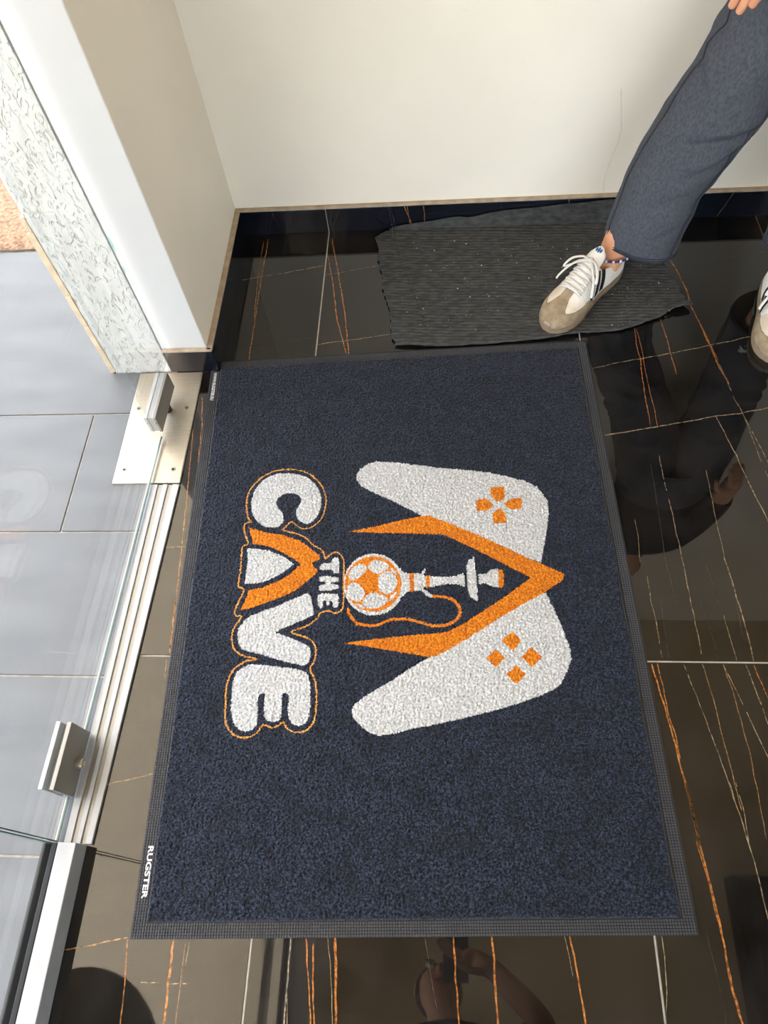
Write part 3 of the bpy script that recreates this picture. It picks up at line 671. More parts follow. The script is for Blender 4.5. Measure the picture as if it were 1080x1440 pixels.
 'cbot': [[670.2,522.2],[679.2,495.4],[690.3,456.3],[699.2,418.4],[699.7,398.0],[687.2,370.4],[675.5,353.0],[663.0,343.7],[631.3,331.0],[584.5,317.0],[526.7,303.4],[469.3,291.7],[419.7,283.6],[389.3,276.9],[362.7,273.0],[347.4,277.9],[332.1,289.5],[318.5,303.2],[314.4,314.8],[320.1,328.1],[343.3,345.1],[374.8,362.0],[414.5,386.9],[452.8,408.2],[466.8,410.6],[520.0,439.2],[578.7,475.4],[621.3,499.8],[662.1,522.5]],
 'd0': [[586.0,755.2],[613.7,755.7],[614.8,735.0],[609.8,725.5],[599.9,721.2],[591.5,728.9],[586.9,738.9]],
 'd1': [[556.2,728.4],[574.9,729.8],[590.4,715.9],[577.0,702.2],[555.6,701.9]],
 'd2': [[609.0,715.9],[624.4,727.2],[645.2,728.5],[643.5,703.6],[622.1,701.8]],
 'd3': [[600.0,706.8],[611.2,694.3],[612.2,674.0],[586.9,672.0],[585.5,695.6]],
 'b0': [[602.6,451.0],[616.8,433.7],[599.2,414.4],[581.3,434.9]],
 'b1': [[570.1,418.7],[585.5,401.8],[567.4,386.1],[552.3,402.9]],
 'b2': [[633.1,420.7],[650.6,401.7],[629.3,384.2],[612.9,402.9]],
 'b3': [[603.4,388.2],[618.4,372.5],[600.2,354.9],[583.7,372.4]],
}


# --- rasterise the design into the tufts of the pile
STEP = 0.0015
NX, NY = int(round(RW/STEP)), int(round(RH/STEP))
gx = (np.arange(NX)+0.5)*RW/NX*1000; gy = (np.arange(NY)+0.5)*RH/NY*1000
GX, GY = np.meshgrid(gx, gy)
rng = np.random.default_rng(5)
JX = GX + rng.normal(0, 0.45, GX.shape); JY = GY + rng.normal(0, 0.45, GX.shape)
reg = np.zeros(GX.shape, dtype=np.int32)
NAMES = [('navy_pile', 'navy', 'dark navy looped pile of the rug')]
def region(name, matk, label):
    NAMES.append((name, matk, label)); return len(NAMES)-1
def inside(poly):
    P = np.array(poly); x0, y0 = P.min(0)-2; x1, y1 = P.max(0)+2
    ia = np.searchsorted(gx, x0), np.searchsorted(gx, x1); ja = np.searchsorted(gy, y0), np.searchsorted(gy, y1)
    sl = (slice(*ja), slice(*ia)); X = JX[sl]; Y = JY[sl]; r = np.zeros(X.shape, bool)
    for (ax, ay), (bx, by) in zip(poly, poly[1:]+poly[:1]):
        if ay == by: continue
        c = ((ay > Y) != (by > Y)) & (X < (bx-ax)*(Y-ay)/(by-ay)+ax); r ^= c
    return sl, r
def fill(keys, rid, smooth=True, grow=1):
    for k in keys:
        poly = [tuple(p) for p in ART[k]]
        if grow != 1: cx_ = sum(p[0] for p in poly)/len(poly); cy_ = sum(p[1] for p in poly)/len(poly); poly = [(cx_+(x-cx_)*grow, cy_+(y-cy_)*grow) for x, y in poly]
        if smooth: poly = [tuple(p) for p in catmull(poly, 4)]
        sl, r = inside(poly); reg[sl][r] = rid
def stroke(pts, wd, rid):
    for (ax, ay), (bx, by) in zip(pts, pts[1:]):
        x0, x1 = min(ax, bx)-wd-2, max(ax, bx)+wd+2; y0, y1 = min(ay, by)-wd-2, max(ay, by)+wd+2
        sl = (slice(np.searchsorted(gy, y0), np.searchsorted(gy, y1)), slice(np.searchsorted(gx, x0), np.searchsorted(gx, x1)))
        X = JX[sl]-ax; Y = JY[sl]-ay; L2 = (bx-ax)**2+(by-ay)**2+1e-9
        t = np.clip((X*(bx-ax)+Y*(by-ay))/L2, 0, 1); d = np.hypot(X-t*(bx-ax), Y-t*(by-ay)); reg[sl][d < wd/2] = rid
fill(['ctop'], region('controller_half', 'white', 'white upper half of the game controller emblem'), False)
fill(['cbot'], region('controller_half', 'white', 'white lower half of the game controller emblem'), False)
fill(['chev'], region('roof_chevron', 'orange', 'orange pointed roof shape between the controller halves'), False)
for k in range(4): fill(['d%d' % k], region('direction_button', 'orange', 'orange arrow of the direction pad'), False)
for k in range(4): fill(['b%d' % k], region('action_button', 'orange', 'orange diamond-shaped action button'), False)
stroke(catmull([tuple(p) for p in ART['hose']], 4, False), 5.4, region('pipe_hose', 'orange', 'thin orange hose of the water pipe'))
r = region('water_pipe', 'white', 'white body of the water pipe')
fill(['neck', 'stub', 'plate', 'bowl'], r, False)
fill(['ballw'], r, True)
r = region('football_lines', 'orange', 'orange seams and pentagon of the football'); fill(['ballo'], r, True)
for k in ('band1', 'band2', 'coal'): fill([k], region('pipe_band', 'orange', 'orange band on the water pipe'), False)
for k in range(1, 9): fill(['p%d' % k], region('football_patch', 'white', 'white patch of the football'), True, 1.01)
stroke(catmull([tuple(p) for p in ART['outline']], 3, False), 2.5, region('lettering_outline', 'gold', 'thin golden outline around the lettering'))
fill(['C'], region('letter', 'white', 'white letter C'), True)
ra = region('letter', 'orange', 'orange roof-shaped letter A'); fill(['Ao'], ra, False)
fill(['Aw'], region('letter_counter', 'white', 'white inside of the letter A'), False)
fill(['V'], region('letter', 'white', 'white letter V'), True)
fill(['E'], region('letter', 'white', 'large white letter E'), True)
fill(['T'], region('letter', 'white', 'small white letter T'), False)
fill(['H'], region('letter', 'white', 'small white letter H'), False)
fill(['e'], region('letter', 'white', 'small white letter E'), False)

# --- heights: domed loops on a jittered 3.4 mm grid
tx = np.linspace(0, RW, NX+1); ty = np.linspace(0, RH, NY+1)
TX, TY = np.meshgrid(tx, ty)
TP = 0.0034
ncx, ncy = int(RW/TP)+4, int(RH/TP)+4
cxj = rng.uniform(-0.36, 0.36, (ncy, ncx)); cyj = rng.uniform(-0.36, 0.36, (ncy, ncx)); chh = rng.uniform(0.55, 1.0, (ncy, ncx))
ix = np.floor(TX/TP).astype(int)+1; iy = np.floor(TY/TP).astype(int)+1
Hh = np.zeros(TX.shape)
for dy in (-1, 0, 1):
    for dx in (-1, 0, 1):
        a = np.clip(iy+dy, 0, ncy-1); b = np.clip(ix+dx, 0, ncx-1)
        cx = (b-1+0.5+cxj[a, b])*TP; cy = (a-1+0.5+cyj[a, b])*TP
        d2 = ((TX-cx)**2+(TY-cy)**2)/(TP*0.78)**2
        Hh = np.maximum(Hh, chh[a, b]*np.sqrt(np.clip(1-d2, 0, 1)))
Z = 0.0044 + 0.0042*Hh + rng.uniform(-0.00035, 0.00035, TX.shape)
ed = np.minimum(np.minimum(TX, RW-TX), np.minimum(TY, RH-TY))
Z = np.where(ed < 0.004, 0.0023 + (Z-0.0023)*np.sqrt(np.clip(ed/0.004, 0, 1)), Z)
VX = TX + rng.uniform(-0.0004, 0.0004, TX.shape); VY = TY + rng.uniform(-0.0004, 0.0004, TX.shape)
wav = 0.0012*np.sin(TY*31+np.sin(TX*9)*2); VX = VX + np.where((TX < 0.002) | (TX > RW-0.002), wav, 0)
VX = np.where(TX <= 0, np.maximum(VX, 0), VX)
ALLV = np.stack([VX.ravel(), VY.ravel(), Z.ravel()], 1).astype(np.float32)

def pile_material(name, c_lo, c_hi, c_dark, blot=0.0):
    m = bpy.data.materials.new(name); m.use_nodes = True
    t = m.node_tree; n = t.nodes; p = n['Principled BSDF']
    p.inputs['Roughness'].default_value = 0.85; p.inputs['Specular IOR Level'].default_value = 0.25
    p.inputs['Sheen Weight'].default_value = 0.25; p.inputs['Sheen Roughness'].default_value = 0.5
    tc = n.new('ShaderNodeTexCoord')
    no = n.new('ShaderNodeTexNoise'); no.inputs['Scale'].default_value = 330; no.inputs['Detail'].default_value = 2
    t.links.new(tc.outputs['Object'], no.inputs['Vector'])
    rp = n.new('ShaderNodeValToRGB'); e = rp.color_ramp.elements
    e[0].position = 0.42; e[0].color = c_lo; e[1].position = 0.70; e[1].color = c_hi
    t.links.new(no.outputs['Fac'], rp.inputs[0])
    n2 = n.new('ShaderNodeTexNoise'); n2.inputs['Scale'].default_value = 24; n2.inputs['Detail'].default_value = 7
    t.links.new(tc.outputs['Object'], n2.inputs['Vector'])
    r2 = n.new('ShaderNodeMapRange'); r2.inputs[1].default_value = 0.34; r2.inputs[2].default_value = 0.5; r2.inputs[3].default_value = blot; r2.inputs[4].default_value = 0.0
    t.links.new(n2.outputs['Fac'], r2.inputs[0])
    mx = n.new('ShaderNodeMix'); mx.data_type = 'RGBA'; mx.inputs[7].default_value = c_dark
    t.links.new(r2.outputs[0], mx.inputs[0]); t.links.new(rp.outputs[0], mx.inputs[6])
    t.links.new(mx.outputs[2], p.inputs['Base Color'])
    return m
PM = {'navy': pile_material('navy_pile', srgb(2, 4, 10), srgb(50, 59, 82), srgb(5, 7, 14), 0.4),
      'white': pile_material('white_pile', srgb(168, 170, 172), srgb(220, 222, 224), srgb(180, 178, 172), 0.2),
      'orange': pile_material('orange_pile', srgb(178, 92, 0), srgb(236, 148, 8), srgb(176, 92, 2), 0.3),
      'gold': pile_material('gold_pile', srgb(190, 128, 48), srgb(232, 172, 84), srgb(150, 100, 40), 0.3)}
jj, ii = np.meshgrid(np.arange(NY), np.arange(NX), indexing='ij')
base = (jj*(NX+1)+ii)
for rid, (nm, mk, lab) in enumerate(NAMES):
    sel = base[reg == rid]
    if len(sel) == 0: continue
    q = np.stack([sel, sel+1, sel+NX+2, sel+NX+1], 1)
    used, inv = np.unique(q.ravel(), return_inverse=True)
    me = bpy.data.meshes.new(nm)
    me.vertices.add(len(used)); me.vertices.foreach_set('co', ALLV[used].ravel())
    me.loops.add(q.size); me.loops.foreach_set('vertex_index', inv.astype(np.int32).ravel())
    me.polygons.add(len(q)); me.polygons.foreach_set('loop_start', (np.arange(len(q))*4).astype(np.int32))
    try: me.polygons.foreach_set('loop_total', np.full(len(q), 4, dtype=np.int32))
    except Exception: pass
    me.update(calc_edges=True); me.validate()
    o = link(nm, me, PM[mk], rug, True); o['label'] = lab

# --- white printing on the rubber border
M_print = mat('white_print', srgb(232, 232, 232), rough=0.6)
def text_part(name, s, size, loc, rz, sx=1.0, bold=0.0):
    cu = bpy.data.curves.new(name, 'FONT'); cu.body = s; cu.size = size; cu.offset = bold; cu.align_x = 'LEFT'; cu.align_y = 'CENTER'
    t = bpy.data.objects.new(name, cu); COL.objects.link(t)
    bpy.context.view_layer.update()
    me = bpy.data.meshes.new_from_object(t.evaluated_get(bpy.context.evaluated_depsgraph_get()))
    bpy.data.objects.remove(t, do_unlink=True)
    xs_ = [v.co.x for v in me.vertices]; x0 = min(xs_)
    for v in me.vertices: v.co.x = (v.co.x-x0)*sx
    o = link(name, me, M_print, rug); o.location = loc; o.rotation_euler = (0, 0, rz)
    return o, (max(xs_)-x0)*sx
o, L = text_part('printed_maker_name', 'RUGSTER', 0.0118, (-0.0088, 0.108, 0.00395), -PI/2, 1.52, 0.0003)
o['label'] = 'white printed maker name'
o, L = text_part('printed_web_address', 'WWW.RUGSTER.EU', 0.0098, (-0.0110, 1.098, 0.00395), -PI/2, 0.90, 0.0002)
o['label'] = 'small white printed web address'

# ------------------------------------------------------------------ worn ribbed mat by the wall
def worn_mat():
    front = [(.349, 1.165), (.42, 1.161), (.486, 1.160), (.60, 1.166), (.709, 1.178), (.80, 1.188), (.884, 1.203), (.93, 1.222), (.967, 1.241), (1.019, 1.254)]
    back_ = [(.289, 1.525, .004), (.318, 1.548, .004), (.346, 1.552, .015), (.418, 1.553, .024), (.49, 1.553, .036), (.53, 1.552, .034), (.6, 1.553, .046), (.74, 1.554, .058), (.878, 1.555, .068), (.925, 1.555, .072)]
    fr = catmull(front, 12, False); bk = catmull(back_, 12, False)
    nu = 170; nv = 200
    def at(c, t):
        f = t*(len(c)-1); i = min(int(f), len(c)-2); return tuple(lerp(c[i][k], c[i+1][k], f-i) for k in range(len(c[0])))
    V = []; F = []
    for j in range(nv+1):
        v = j/nv
        for i in range(nu+1):
            u = i/nu
            a = at(fr, u); b = at(bk, u)
            zb = b[2]
            vf = 0.90 - 0.02*math.sin(u*7)
            yb = 1.546 if zb > 0.006 else b[1]
            e = 0.010*noise.noise(Vector((v*5, 2.0, 0)))*(1 if u < 0.5 else 1)
            ex = (e + 0.006*noise.noise(Vector((v*22, 1, 4))))*(max(0, 1-u*6) + max(0, 1-(1-u)*6))
            ey = (0.005*noise.noise(Vector((u*9, 7, 0))) + 0.0022*noise.noise(Vector((u*40, 3, 1))))*max(0, 1-v*7)
            x = lerp(a[0], b[0], v) + ex
            if v < vf or zb <= 0.006:
                t = v/vf if zb > 0.006 else v
                y = lerp(a[1], yb, t) + ey; z = 0.0046
                z += 0.0025*math.exp(-((1-t)/0.05)**2) if zb > .006 else 0
            else:
                t = (v-vf)/(1-vf); y = lerp(yb, 1.5575, t**0.6)-0.0005; z = 0.0071 + (zb-0.0071)*t
            # curled front right corner
            c = max(0, u-0.80)/0.20; fcurl = max(0, 1-v*6)
            z += 0.016*c*fcurl*fcurl*abs(math.sin(2.6*c)) + 0.004*max(0, noise.noise(Vector((u*7, v*5, 0))))*(0.3+fcurl)
            rib = math.sin(2*PI*(y*105 + 0.22*x*30 + 0.5*noise.noise(Vector((x*6, y*6, 0)))))
            z += 0.0007*rib + 0.0006*noise.noise(Vector((x*220, y*220, 0)))
            if j in (0, ) or i in (0, nu): z -= 0.0005
            V.append((x, y, z))
    for j in range(nv):
        for i in range(nu):
            a = j*(nu+1)+i; F.append((a, a+1, a+nu+2, a+nu+1))
    me = mesh('worn_mat', V, F)
    M = mat('charcoal_ribbed_carpet', srgb(54, 55, 55), rough=0.95, col2=srgb(76, 77, 76), vscale=90, spec=0.2, detail=8, bump=0.5, bscale=500, bdist=0.001, stretch=(0.5, 1.6, 1))
    o = link('worn_mat', me, M, None, True)
    md = o.modifiers.new('thickness', 'SOLIDIFY'); md.thickness = 0.0035; md.offset = 1.0
    tag(o, 'worn charcoal ribbed doormat with curled edge, lying against the black skirting', 'doormat')
worn_mat()
# crumbs and lint on the worn mat
random.seed(21); parts = []
for i in range(150):
    x = random.uniform(.36, .98); y = random.uniform(1.20, 1.50); r = random.choice((.0006, .0007, .0008, .001, .0016))
    V = [(x+r*random.uniform(.6, 1.6), y, .0090), (x, y+r*random.uniform(.6, 1.6), .0090), (x-r*random.uniform(.6, 1.6), y, .0090), (x, y-r, .0090), (x, y, .0090+r*1.2), (x, y, .0090-r)]
    parts.append((V, [(0, 1, 4), (1, 2, 4), (2, 3, 4), (3, 0, 4), (1, 0, 5), (2, 1, 5), (3, 2, 5), (0, 3, 5)]))
V, F = join_VF(parts)
o = link('crumbs', mesh('crumbs', V, F), mat('pale_crumb', srgb(206, 200, 188), rough=0.9), None)
tag(o, 'pale crumbs and lint scattered over the worn charcoal doormat', 'crumbs', kind='stuff')

# ------------------------------------------------------------------ people
M_skin = mat('skin', srgb(222, 164, 128), rough=0.5, col2=srgb(208, 146, 112), vscale=25, spec=0.35)
M_skin2 = mat('tan_skin', srgb(186, 132, 100), rough=0.5, var=0.08, vscale=25, spec=0.35)
M_denim = mat('charcoal_denim', srgb(66, 68, 75), rough=0.9, col2=srgb(79, 82, 89), vscale=240, spec=0.15, detail=10, bump=0.25, bscale=1100, bdist=0.0005, stretch=(1, 1, 0.55))
M_stitch = mat('dark_denim_seam', srgb(44, 46, 56), rough=0.9)
M_blackcloth = mat('black_cotton', srgb(26, 26, 29), rough=0.9, var=0.2, vscale=12, spec=0.2)
M_hair = mat('dark_brown_hair', srgb(40, 30, 24), rough=0.6, var=0.3, vscale=60, stretch=(6, 6, 0.6))
M_leather = mat('white_leather', srgb(226, 220, 210), rough=0.5, col2=srgb(238, 235, 230), vscale=22, bump=0.15, bscale=260, bdist=0.0005)
M_dirtyleather = mat('grubby_white_leather', srgb(206, 190, 168), rough=0.55, col2=srgb(234, 226, 214), vscale=18)
M_suede = mat('taupe_suede', srgb(140, 122, 98), rough=0.95, col2=srgb(164, 146, 120), vscale=55, spec=0.15)
M_solem = mat('taupe_rubber_sole', srgb(132, 112, 90), rough=0.7, var=0.1, vscale=40)
M_stripe = mat('black_leather_stripe', srgb(22, 22, 24), rough=0.5)
M_lace = mat('off_white_lace', srgb(216, 210, 202), rough=0.85, var=0.06, vscale=200)
M_lining = mat('beige_lining', srgb(170, 150, 128), rough=0.9)
M_blue = mat('blue_print', srgb(28, 84, 128), rough=0.5)

def skin_me(name, verts, edges, root=0, sub=2, m=None, parent=None):
    """one continuous body surface grown over a joint skeleton: verts = [(xyz, (rx, ry))]"""
    me = bpy.data.meshes.new(name)
    me.from_pydata([v[0] for v in verts], edges, []); me.update()
    o = link(name, me, m, parent)
    sk = o.modifiers.new('skin', 'SKIN'); sk.use_smooth_shade = True
    for i, v in enumerate(verts):
        r = v[1] if isinstance(v[1], (tuple, list)) else (v[1], v[1])
        me.skin_vertices[0].data[i].radius = r
        me.skin_vertices[0].data[i].use_root = (i == root)
    sb = o.modifiers.new('sub', 'SUBSURF'); sb.levels = sub; sb.render_levels = sub
    return o

def hand_chain(V, E, wrist_i, wrist, fwd, side, palm, curl=0.5, L=0.178, flip=1):
    """palm and five separate bent fingers grown from the wrist joint; fwd/side/palm are unit vectors"""
    f, s, p = Vector(fwd).normalized(), Vector(side).normalized(), Vector(palm).normalized()
    w_ = Vector(wrist); k = len(V)
    V.append((w_+f*0.035, (0.030, 0.017))); E.append((wrist_i, k))
    V.append((w_+f*0.075, (0.034, 0.014))); E.append((k, k+1)); hub = k+1
    for i, (off, ln) in enumerate(((0.0225, 0.070), (0.0076, 0.082), (-0.0074, 0.076), (-0.0220, 0.060))):
        b = w_+f*0.094+s*off*flip
        prev = hub; a = 0.0; pos = b
        V.append((pos, 0.0088)); E.append((prev, len(V)-1)); prev = len(V)-1
        for seg, rr in ((0.44, 0.0085), (0.32, 0.0080), (0.24, 0.0068)):
            a += curl*(0.8 if seg > .4 else 1.0)
            d = f*math.cos(a)+p*math.sin(a); pos = pos+d*ln*seg
            V.append((pos, rr)); E.append((prev, len(V)-1)); prev = len(V)-1
    pos = w_+f*0.030+s*0.032*flip; prev = k
    V.append((pos, 0.012)); E.append((prev, len(V)-1)); prev = len(V)-1
    for d, ln, rr in ((f*0.75+s*0.6*flip+p*0.25, 0.034, 0.0105), (f*0.95+s*0.15*flip+p*0.35, 0.028, 0.0095), (f*1.0-s*0.02*flip+p*0.4, 0.022, 0.0075)):
        pos = pos+d.normalized()*ln; V.append((pos, rr)); E.append((prev, len(V)-1)); prev = len(V)-1

def ring_loft(rings, closed_ends=True):
    V = []; F = []; n = len(rings[0])
    for r in rings: V += r
    for i in range(len(rings)-1):
        for k in range(n): F.append((i*n+k, i*n+(k+1) % n, (i+1)*n+(k+1) % n, (i+1)*n+k))
    return V, F

def head_parts(parent, c, fw, skin_m, hair_long, r=0.078):
    """face details on a head centred at c looking along fw (unit xy vector)"""
    c = Vector(c); f = Vector(fw).normalized(); sd = Vector((-f.y, f.x, 0)).normalized(); up = sd.cross(f)*-1
    if up.z < 0: up = -up
    def ell(name, ctr, a, b, h, m, n=14):
        V = []; F = []
        for i in range(n+1):
            th = PI*i/n
            for k in range(16):
                ph = 2*PI*k/16
                q = f*(a*math.sin(th)*math.cos(ph))+sd*(b*math.sin(th)*math.sin(ph))+up*(h*math.cos(th)); V.append(ctr+q)
        for i in range(n):
            for k in range(16): F.append((i*16+k, i*16+(k+1) % 16, (i+1)*16+(k+1) % 16, (i+1)*16+k))
        return link(name, mesh(name, V, F), m, parent, True)
    M_eye = mat('eye_white', srgb(226, 222, 216), rough=0.2); M_iris = mat('brown_iris', srgb(52, 36, 26), rough=0.2)
    M_lip = mat('lips', srgb(176, 96, 88), rough=0.5)
    for s in (-1, 1):
        e = ell('eye', c+f*(r*1.12)+sd*(s*0.031)+up*0.004, 0.008, 0.013, 0.008, M_eye, 8)
        ell('iris', c+f*(r*1.12+0.0055)+sd*(s*0.031)+up*0.004, 0.004, 0.0055, 0.0055, M_iris, 6)
        ell('eyebrow', c+f*(r*1.12)+sd*(s*0.031)+up*0.021, 0.006, 0.018, 0.0035, M_hair, 6)
        ell('ear', c+sd*(s*(r*0.98))-f*0.004, 0.017, 0.007, 0.030, skin_m, 8)
    ell('nose', c+f*(r*1.24)-up*0.020, 0.017, 0.012, 0.022, skin_m, 8)
    ell('mouth', c+f*(r*1.13)-up*0.055, 0.006, 0.023, 0.007, M_lip, 6)
    ell('hair', c-f*0.034+up*0.034, r*1.10, r*1.06, r*1.16, M_hair, 14)
    if hair_long: ell('hair_length', c-f*0.060-up*0.085, 0.050, 0.092, 0.150, M_hair, 14)

# ---- sneaker, built once in local coordinates (x from heel to toe, z up), then copied
WID = [(0.0, 0.018), (0.012, 0.027), (0.035, 0.0335), (0.075, 0.0355), (0.12, 0.0345), (0.16, 0.0395), (0.20, 0.0455), (0.23, 0.0455), (0.255, 0.0395), (0.272, 0.0285), (0.281, 0.017), (0.285, 0.004)]
CEN = [(0.0, 0.0), (0.10, -0.002), (0.18, 0.001), (0.24, 0.003), (0.285, 0.006)]
HGT = [(0.0, 0.080), (0.02, 0.078), (0.06, 0.066), (0.10, 0.074), (0.118, 0.092), (0.135, 0.094), (0.16, 0.083), (0.19, 0.068), (0.22, 0.056), (0.25, 0.049), (0.272, 0.040), (0.285, 0.026)]
def sm(x, T):
    return (interp(x-0.006, T)+2*interp(x, T)+interp(x+0.006, T))/4
def upper(x, t, off=0.0):
    w_ = sm(x, WID)*0.955+off; h = sm(x, HGT)+off; c = sm(x, CEN); z0 = 0.018
    ct, st = math.cos(t), math.sin(t)
    e = 0.72
    y = w_*math.copysign(abs(ct)**e, ct)*(1.0-0.10*max(0, st-0.4))
    z = z0+(h-z0)*abs(st)**0.80
    return (x, c+y, z)
def shoe_region(x, t, a):
    """which piece of the upper a face belongs to; a = |t - pi/2|, small on top of the foot"""
    sd = 0 if t < PI/2 else 1
    low = PI/2-a
    if 0.013 < x < 0.112 and a < 0.62+0.10*math.sin(x*40): return None
    if x > 0.190:
        if a < 0.17: return 'toe_cap' if x > 0.199 else 'eyestay'
        if x > 0.250-((a-0.60)/0.50)**2*0.040: return 'toe_cap'
        if x > 0.199 or a > 0.62: return 'side_panel%d' % sd
        return 'eyestay'
    if low < 0.42*(x-0.150)/0.04 and x > 0.150: return 'toe_cap'
    if 0.113 < x and a < 0.62: return 'eyestay'
    for k in range(3):
        xc = 0.108+0.0235*k - 0.020*(low-0.5)
        if abs(x-xc) < 0.0078 and 0.08 < low: return 'stripe%d' % (k+3*sd)
    if x < 0.016 and low > 0.7: return 'heel_tab'
    return 'quarter%d' % sd if x > 0.168 else 'quarter'
def make_shoe(parent):
    t_ = empty('shoe'); t_.parent = parent
    # sole
    out = []
    N = 40
    for i in range(N+1): x = 0.285*(1-math.cos(PI*i/N))/2; out.append((x, sm(x, CEN)+sm(x, WID)+0.0015))
    for i in range(N, -1, -1): x = 0.285*(1-math.cos(PI*i/N))/2; out.append((x, sm(x, CEN)-sm(x, WID)-0.0015))
    link('sole', prism_me('sole', out, 0.0, 0.0215, 0.002), M_solem, t_)
    rid = []
    for k in range(2):
        rid.append(tube_VF([(x, y, 0.0165-0.0055*k) for x, y in out+[out[0]]], 0.0011, 6, 1.0, False))
    for V, F in rid: link('sole_ridge', mesh('sole_ridge', V, F), M_solem, t_, True)
    nu, nv = 150, 96
    P = {}
    groups = {}
    for i in range(nu):
        for j in range(nv):
            x = 0.0005+0.2835*(i+0.5)/nu; t = PI*(j+0.5)/nv
            r = shoe_region(x, t, abs(t-PI/2))
            if r: groups.setdefault(r, []).append((i, j))
    pm = {'toe_cap': (M_suede, 0.0012), 'side_panel': (M_dirtyleather, 0.0), 'eyestay': (M_leather, 0.0014), 'stripe': (M_stripe, 0.0008), 'heel_tab': (M_stripe, 0.0008), 'quarter': (M_leather, 0.0)}
    for g, cells in groups.items():
        g = g.rstrip('0123456789')
        m, off = pm[g]; idx = {}; V = []; F = []
        def vid(i, j):
            if (i, j) not in idx:
                idx[(i, j)] = len(V); V.append(upper(0.0005+0.2835*i/nu, PI*j/nv, off))
            return idx[(i, j)]
        for i, j in cells: F.append((vid(i, j), vid(i+1, j), vid(i+1, j+1), vid(i, j+1)))
        o = link(g, mesh(g, V, F), m, t_, True)
        s = o.modifiers.new('thickness', 'SOLIDIFY'); s.thickness = 0.002; s.offset = -1
    # inside lining floor
    li = [(x, y*0.86, ) for x, y in out]
    link('lining', prism_me('lining', li[2:-2], 0.0205, 0.030), M_lining, t_)
    # tongue
    V = []; F = []
    for i in range(15):
        s = i/14
        for j in range(11):
            a = (j/10-0.5)*2
            wd = 0.024*(1-0.25*s)*math.sqrt(max(0.02, 1-max(0, (s-0.8)/0.22)**2))
            x = 0.150-0.062*s; zc = lerp(0.088, 0.118, s)-0.012*a*a
            V.append((x+0.004*a*a, a*wd, zc))
    for i in range(14):
        for j in range(10): k = i*11+j; F.append((k, k+1, k+12, k+11))
    tg = link('tongue', mesh('tongue', V, F), M_leather, t_, True)
    s_ = tg.modifiers.new('thickness', 'SOLIDIFY'); s_.thickness = 0.006; s_.offset = 0
    # blue mark on the tongue: three leaves over a bar
    for dy, ln in ((-0.0055, 0.009), (0.0, 0.012), (0.0055, 0.009)):
        V = []
        for k in range(10):
            u = 2*PI*k/10; V.append((0.104-0.003-ln/2*math.cos(u)*1.0, dy+0.0027*math.sin(u), 0.1165+0.0075*(-math.cos(u))*-0.45*ln/0.012))
        link('tongue_mark', mesh('tongue_mark', V, [tuple(range(10))]), M_blue, t_)
    # laces: crossed bars, then a bow
    bars = []
    for k in range(7):
        x = 0.200-0.0125*k
        for sg in (1, -1):
            pts = []
            for i in range(9):
                u = i/8; t = PI/2+sg*(u-0.5)*1.05
                q = upper(x-0.009*u*(1 if k < 6 else 0), t, 0.0048+0.0016*(sg > 0)); pts.append(q)
            bars.append(tube_VF(pts, 0.0042, 6, 0.42))
    for V, F in bars: link('lace', mesh('lace', V, F), M_lace, t_, True)
    kx, kz = 0.128, 0.104
    bow = []
    for sg in (1, -1):
        lp = [(kx, 0, kz), (kx+0.010, sg*0.016, kz+0.010), (kx+0.026, sg*0.036, kz+0.004), (kx+0.040, sg*0.046, kz-0.016), (kx+0.030, sg*0.030, kz-0.006), (kx+0.014, sg*0.012, kz+0.002), (kx, 0, kz)]
        bow.append(tube_VF(catmull(lp, 5, False), 0.0036, 6, 0.55))
        en = [(kx, 0, kz+0.003), (kx+0.020, sg*0.018, kz+0.004), (kx+0.036, sg*0.036, kz-0.014), (kx+0.050, sg*0.047, kz-0.034), (kx+0.056, sg*0.050, kz-0.044)]
        bow.append(tube_VF(catmull(en, 5, False), 0.0034, 6, 0.55))
    V, F = lathe_VF([(0.001, -0.006), (0.006, -0.004), (0.0075, 0), (0.006, 0.004), (0.001, 0.006)], 10, (kx, 0, kz)); bow.append((V, F))
    for (V, F), nm in zip(bow, ('lace_loop', 'lace_end', 'lace_loop', 'lace_end', 'lace_knot')): link(nm, mesh(nm, V, F), M_lace, t_, True)
    return t_
def copy_shoe(src, parent):
    r = src.copy(); COL.objects.link(r); r.parent = parent
    for ch in src.children:
        c = ch.copy(); COL.objects.link(c); c.parent = r
    return r
def place_shoe(s, toe, heel):
    d = Vector((toe[0]-heel[0], toe[1]-heel[1], 0)); s.location = (heel[0], heel[1], heel[2] if len(heel) > 2 else 0.0); s.rotation_euler = (0, 0, math.atan2(d.y, d.x))

# ---- person standing by the wall
pa = empty('person', (0, 0, 0))
tag(pa, 'person in charcoal jeans and white sneakers with taupe toes, standing by the wall', 'person')
AX = Vector
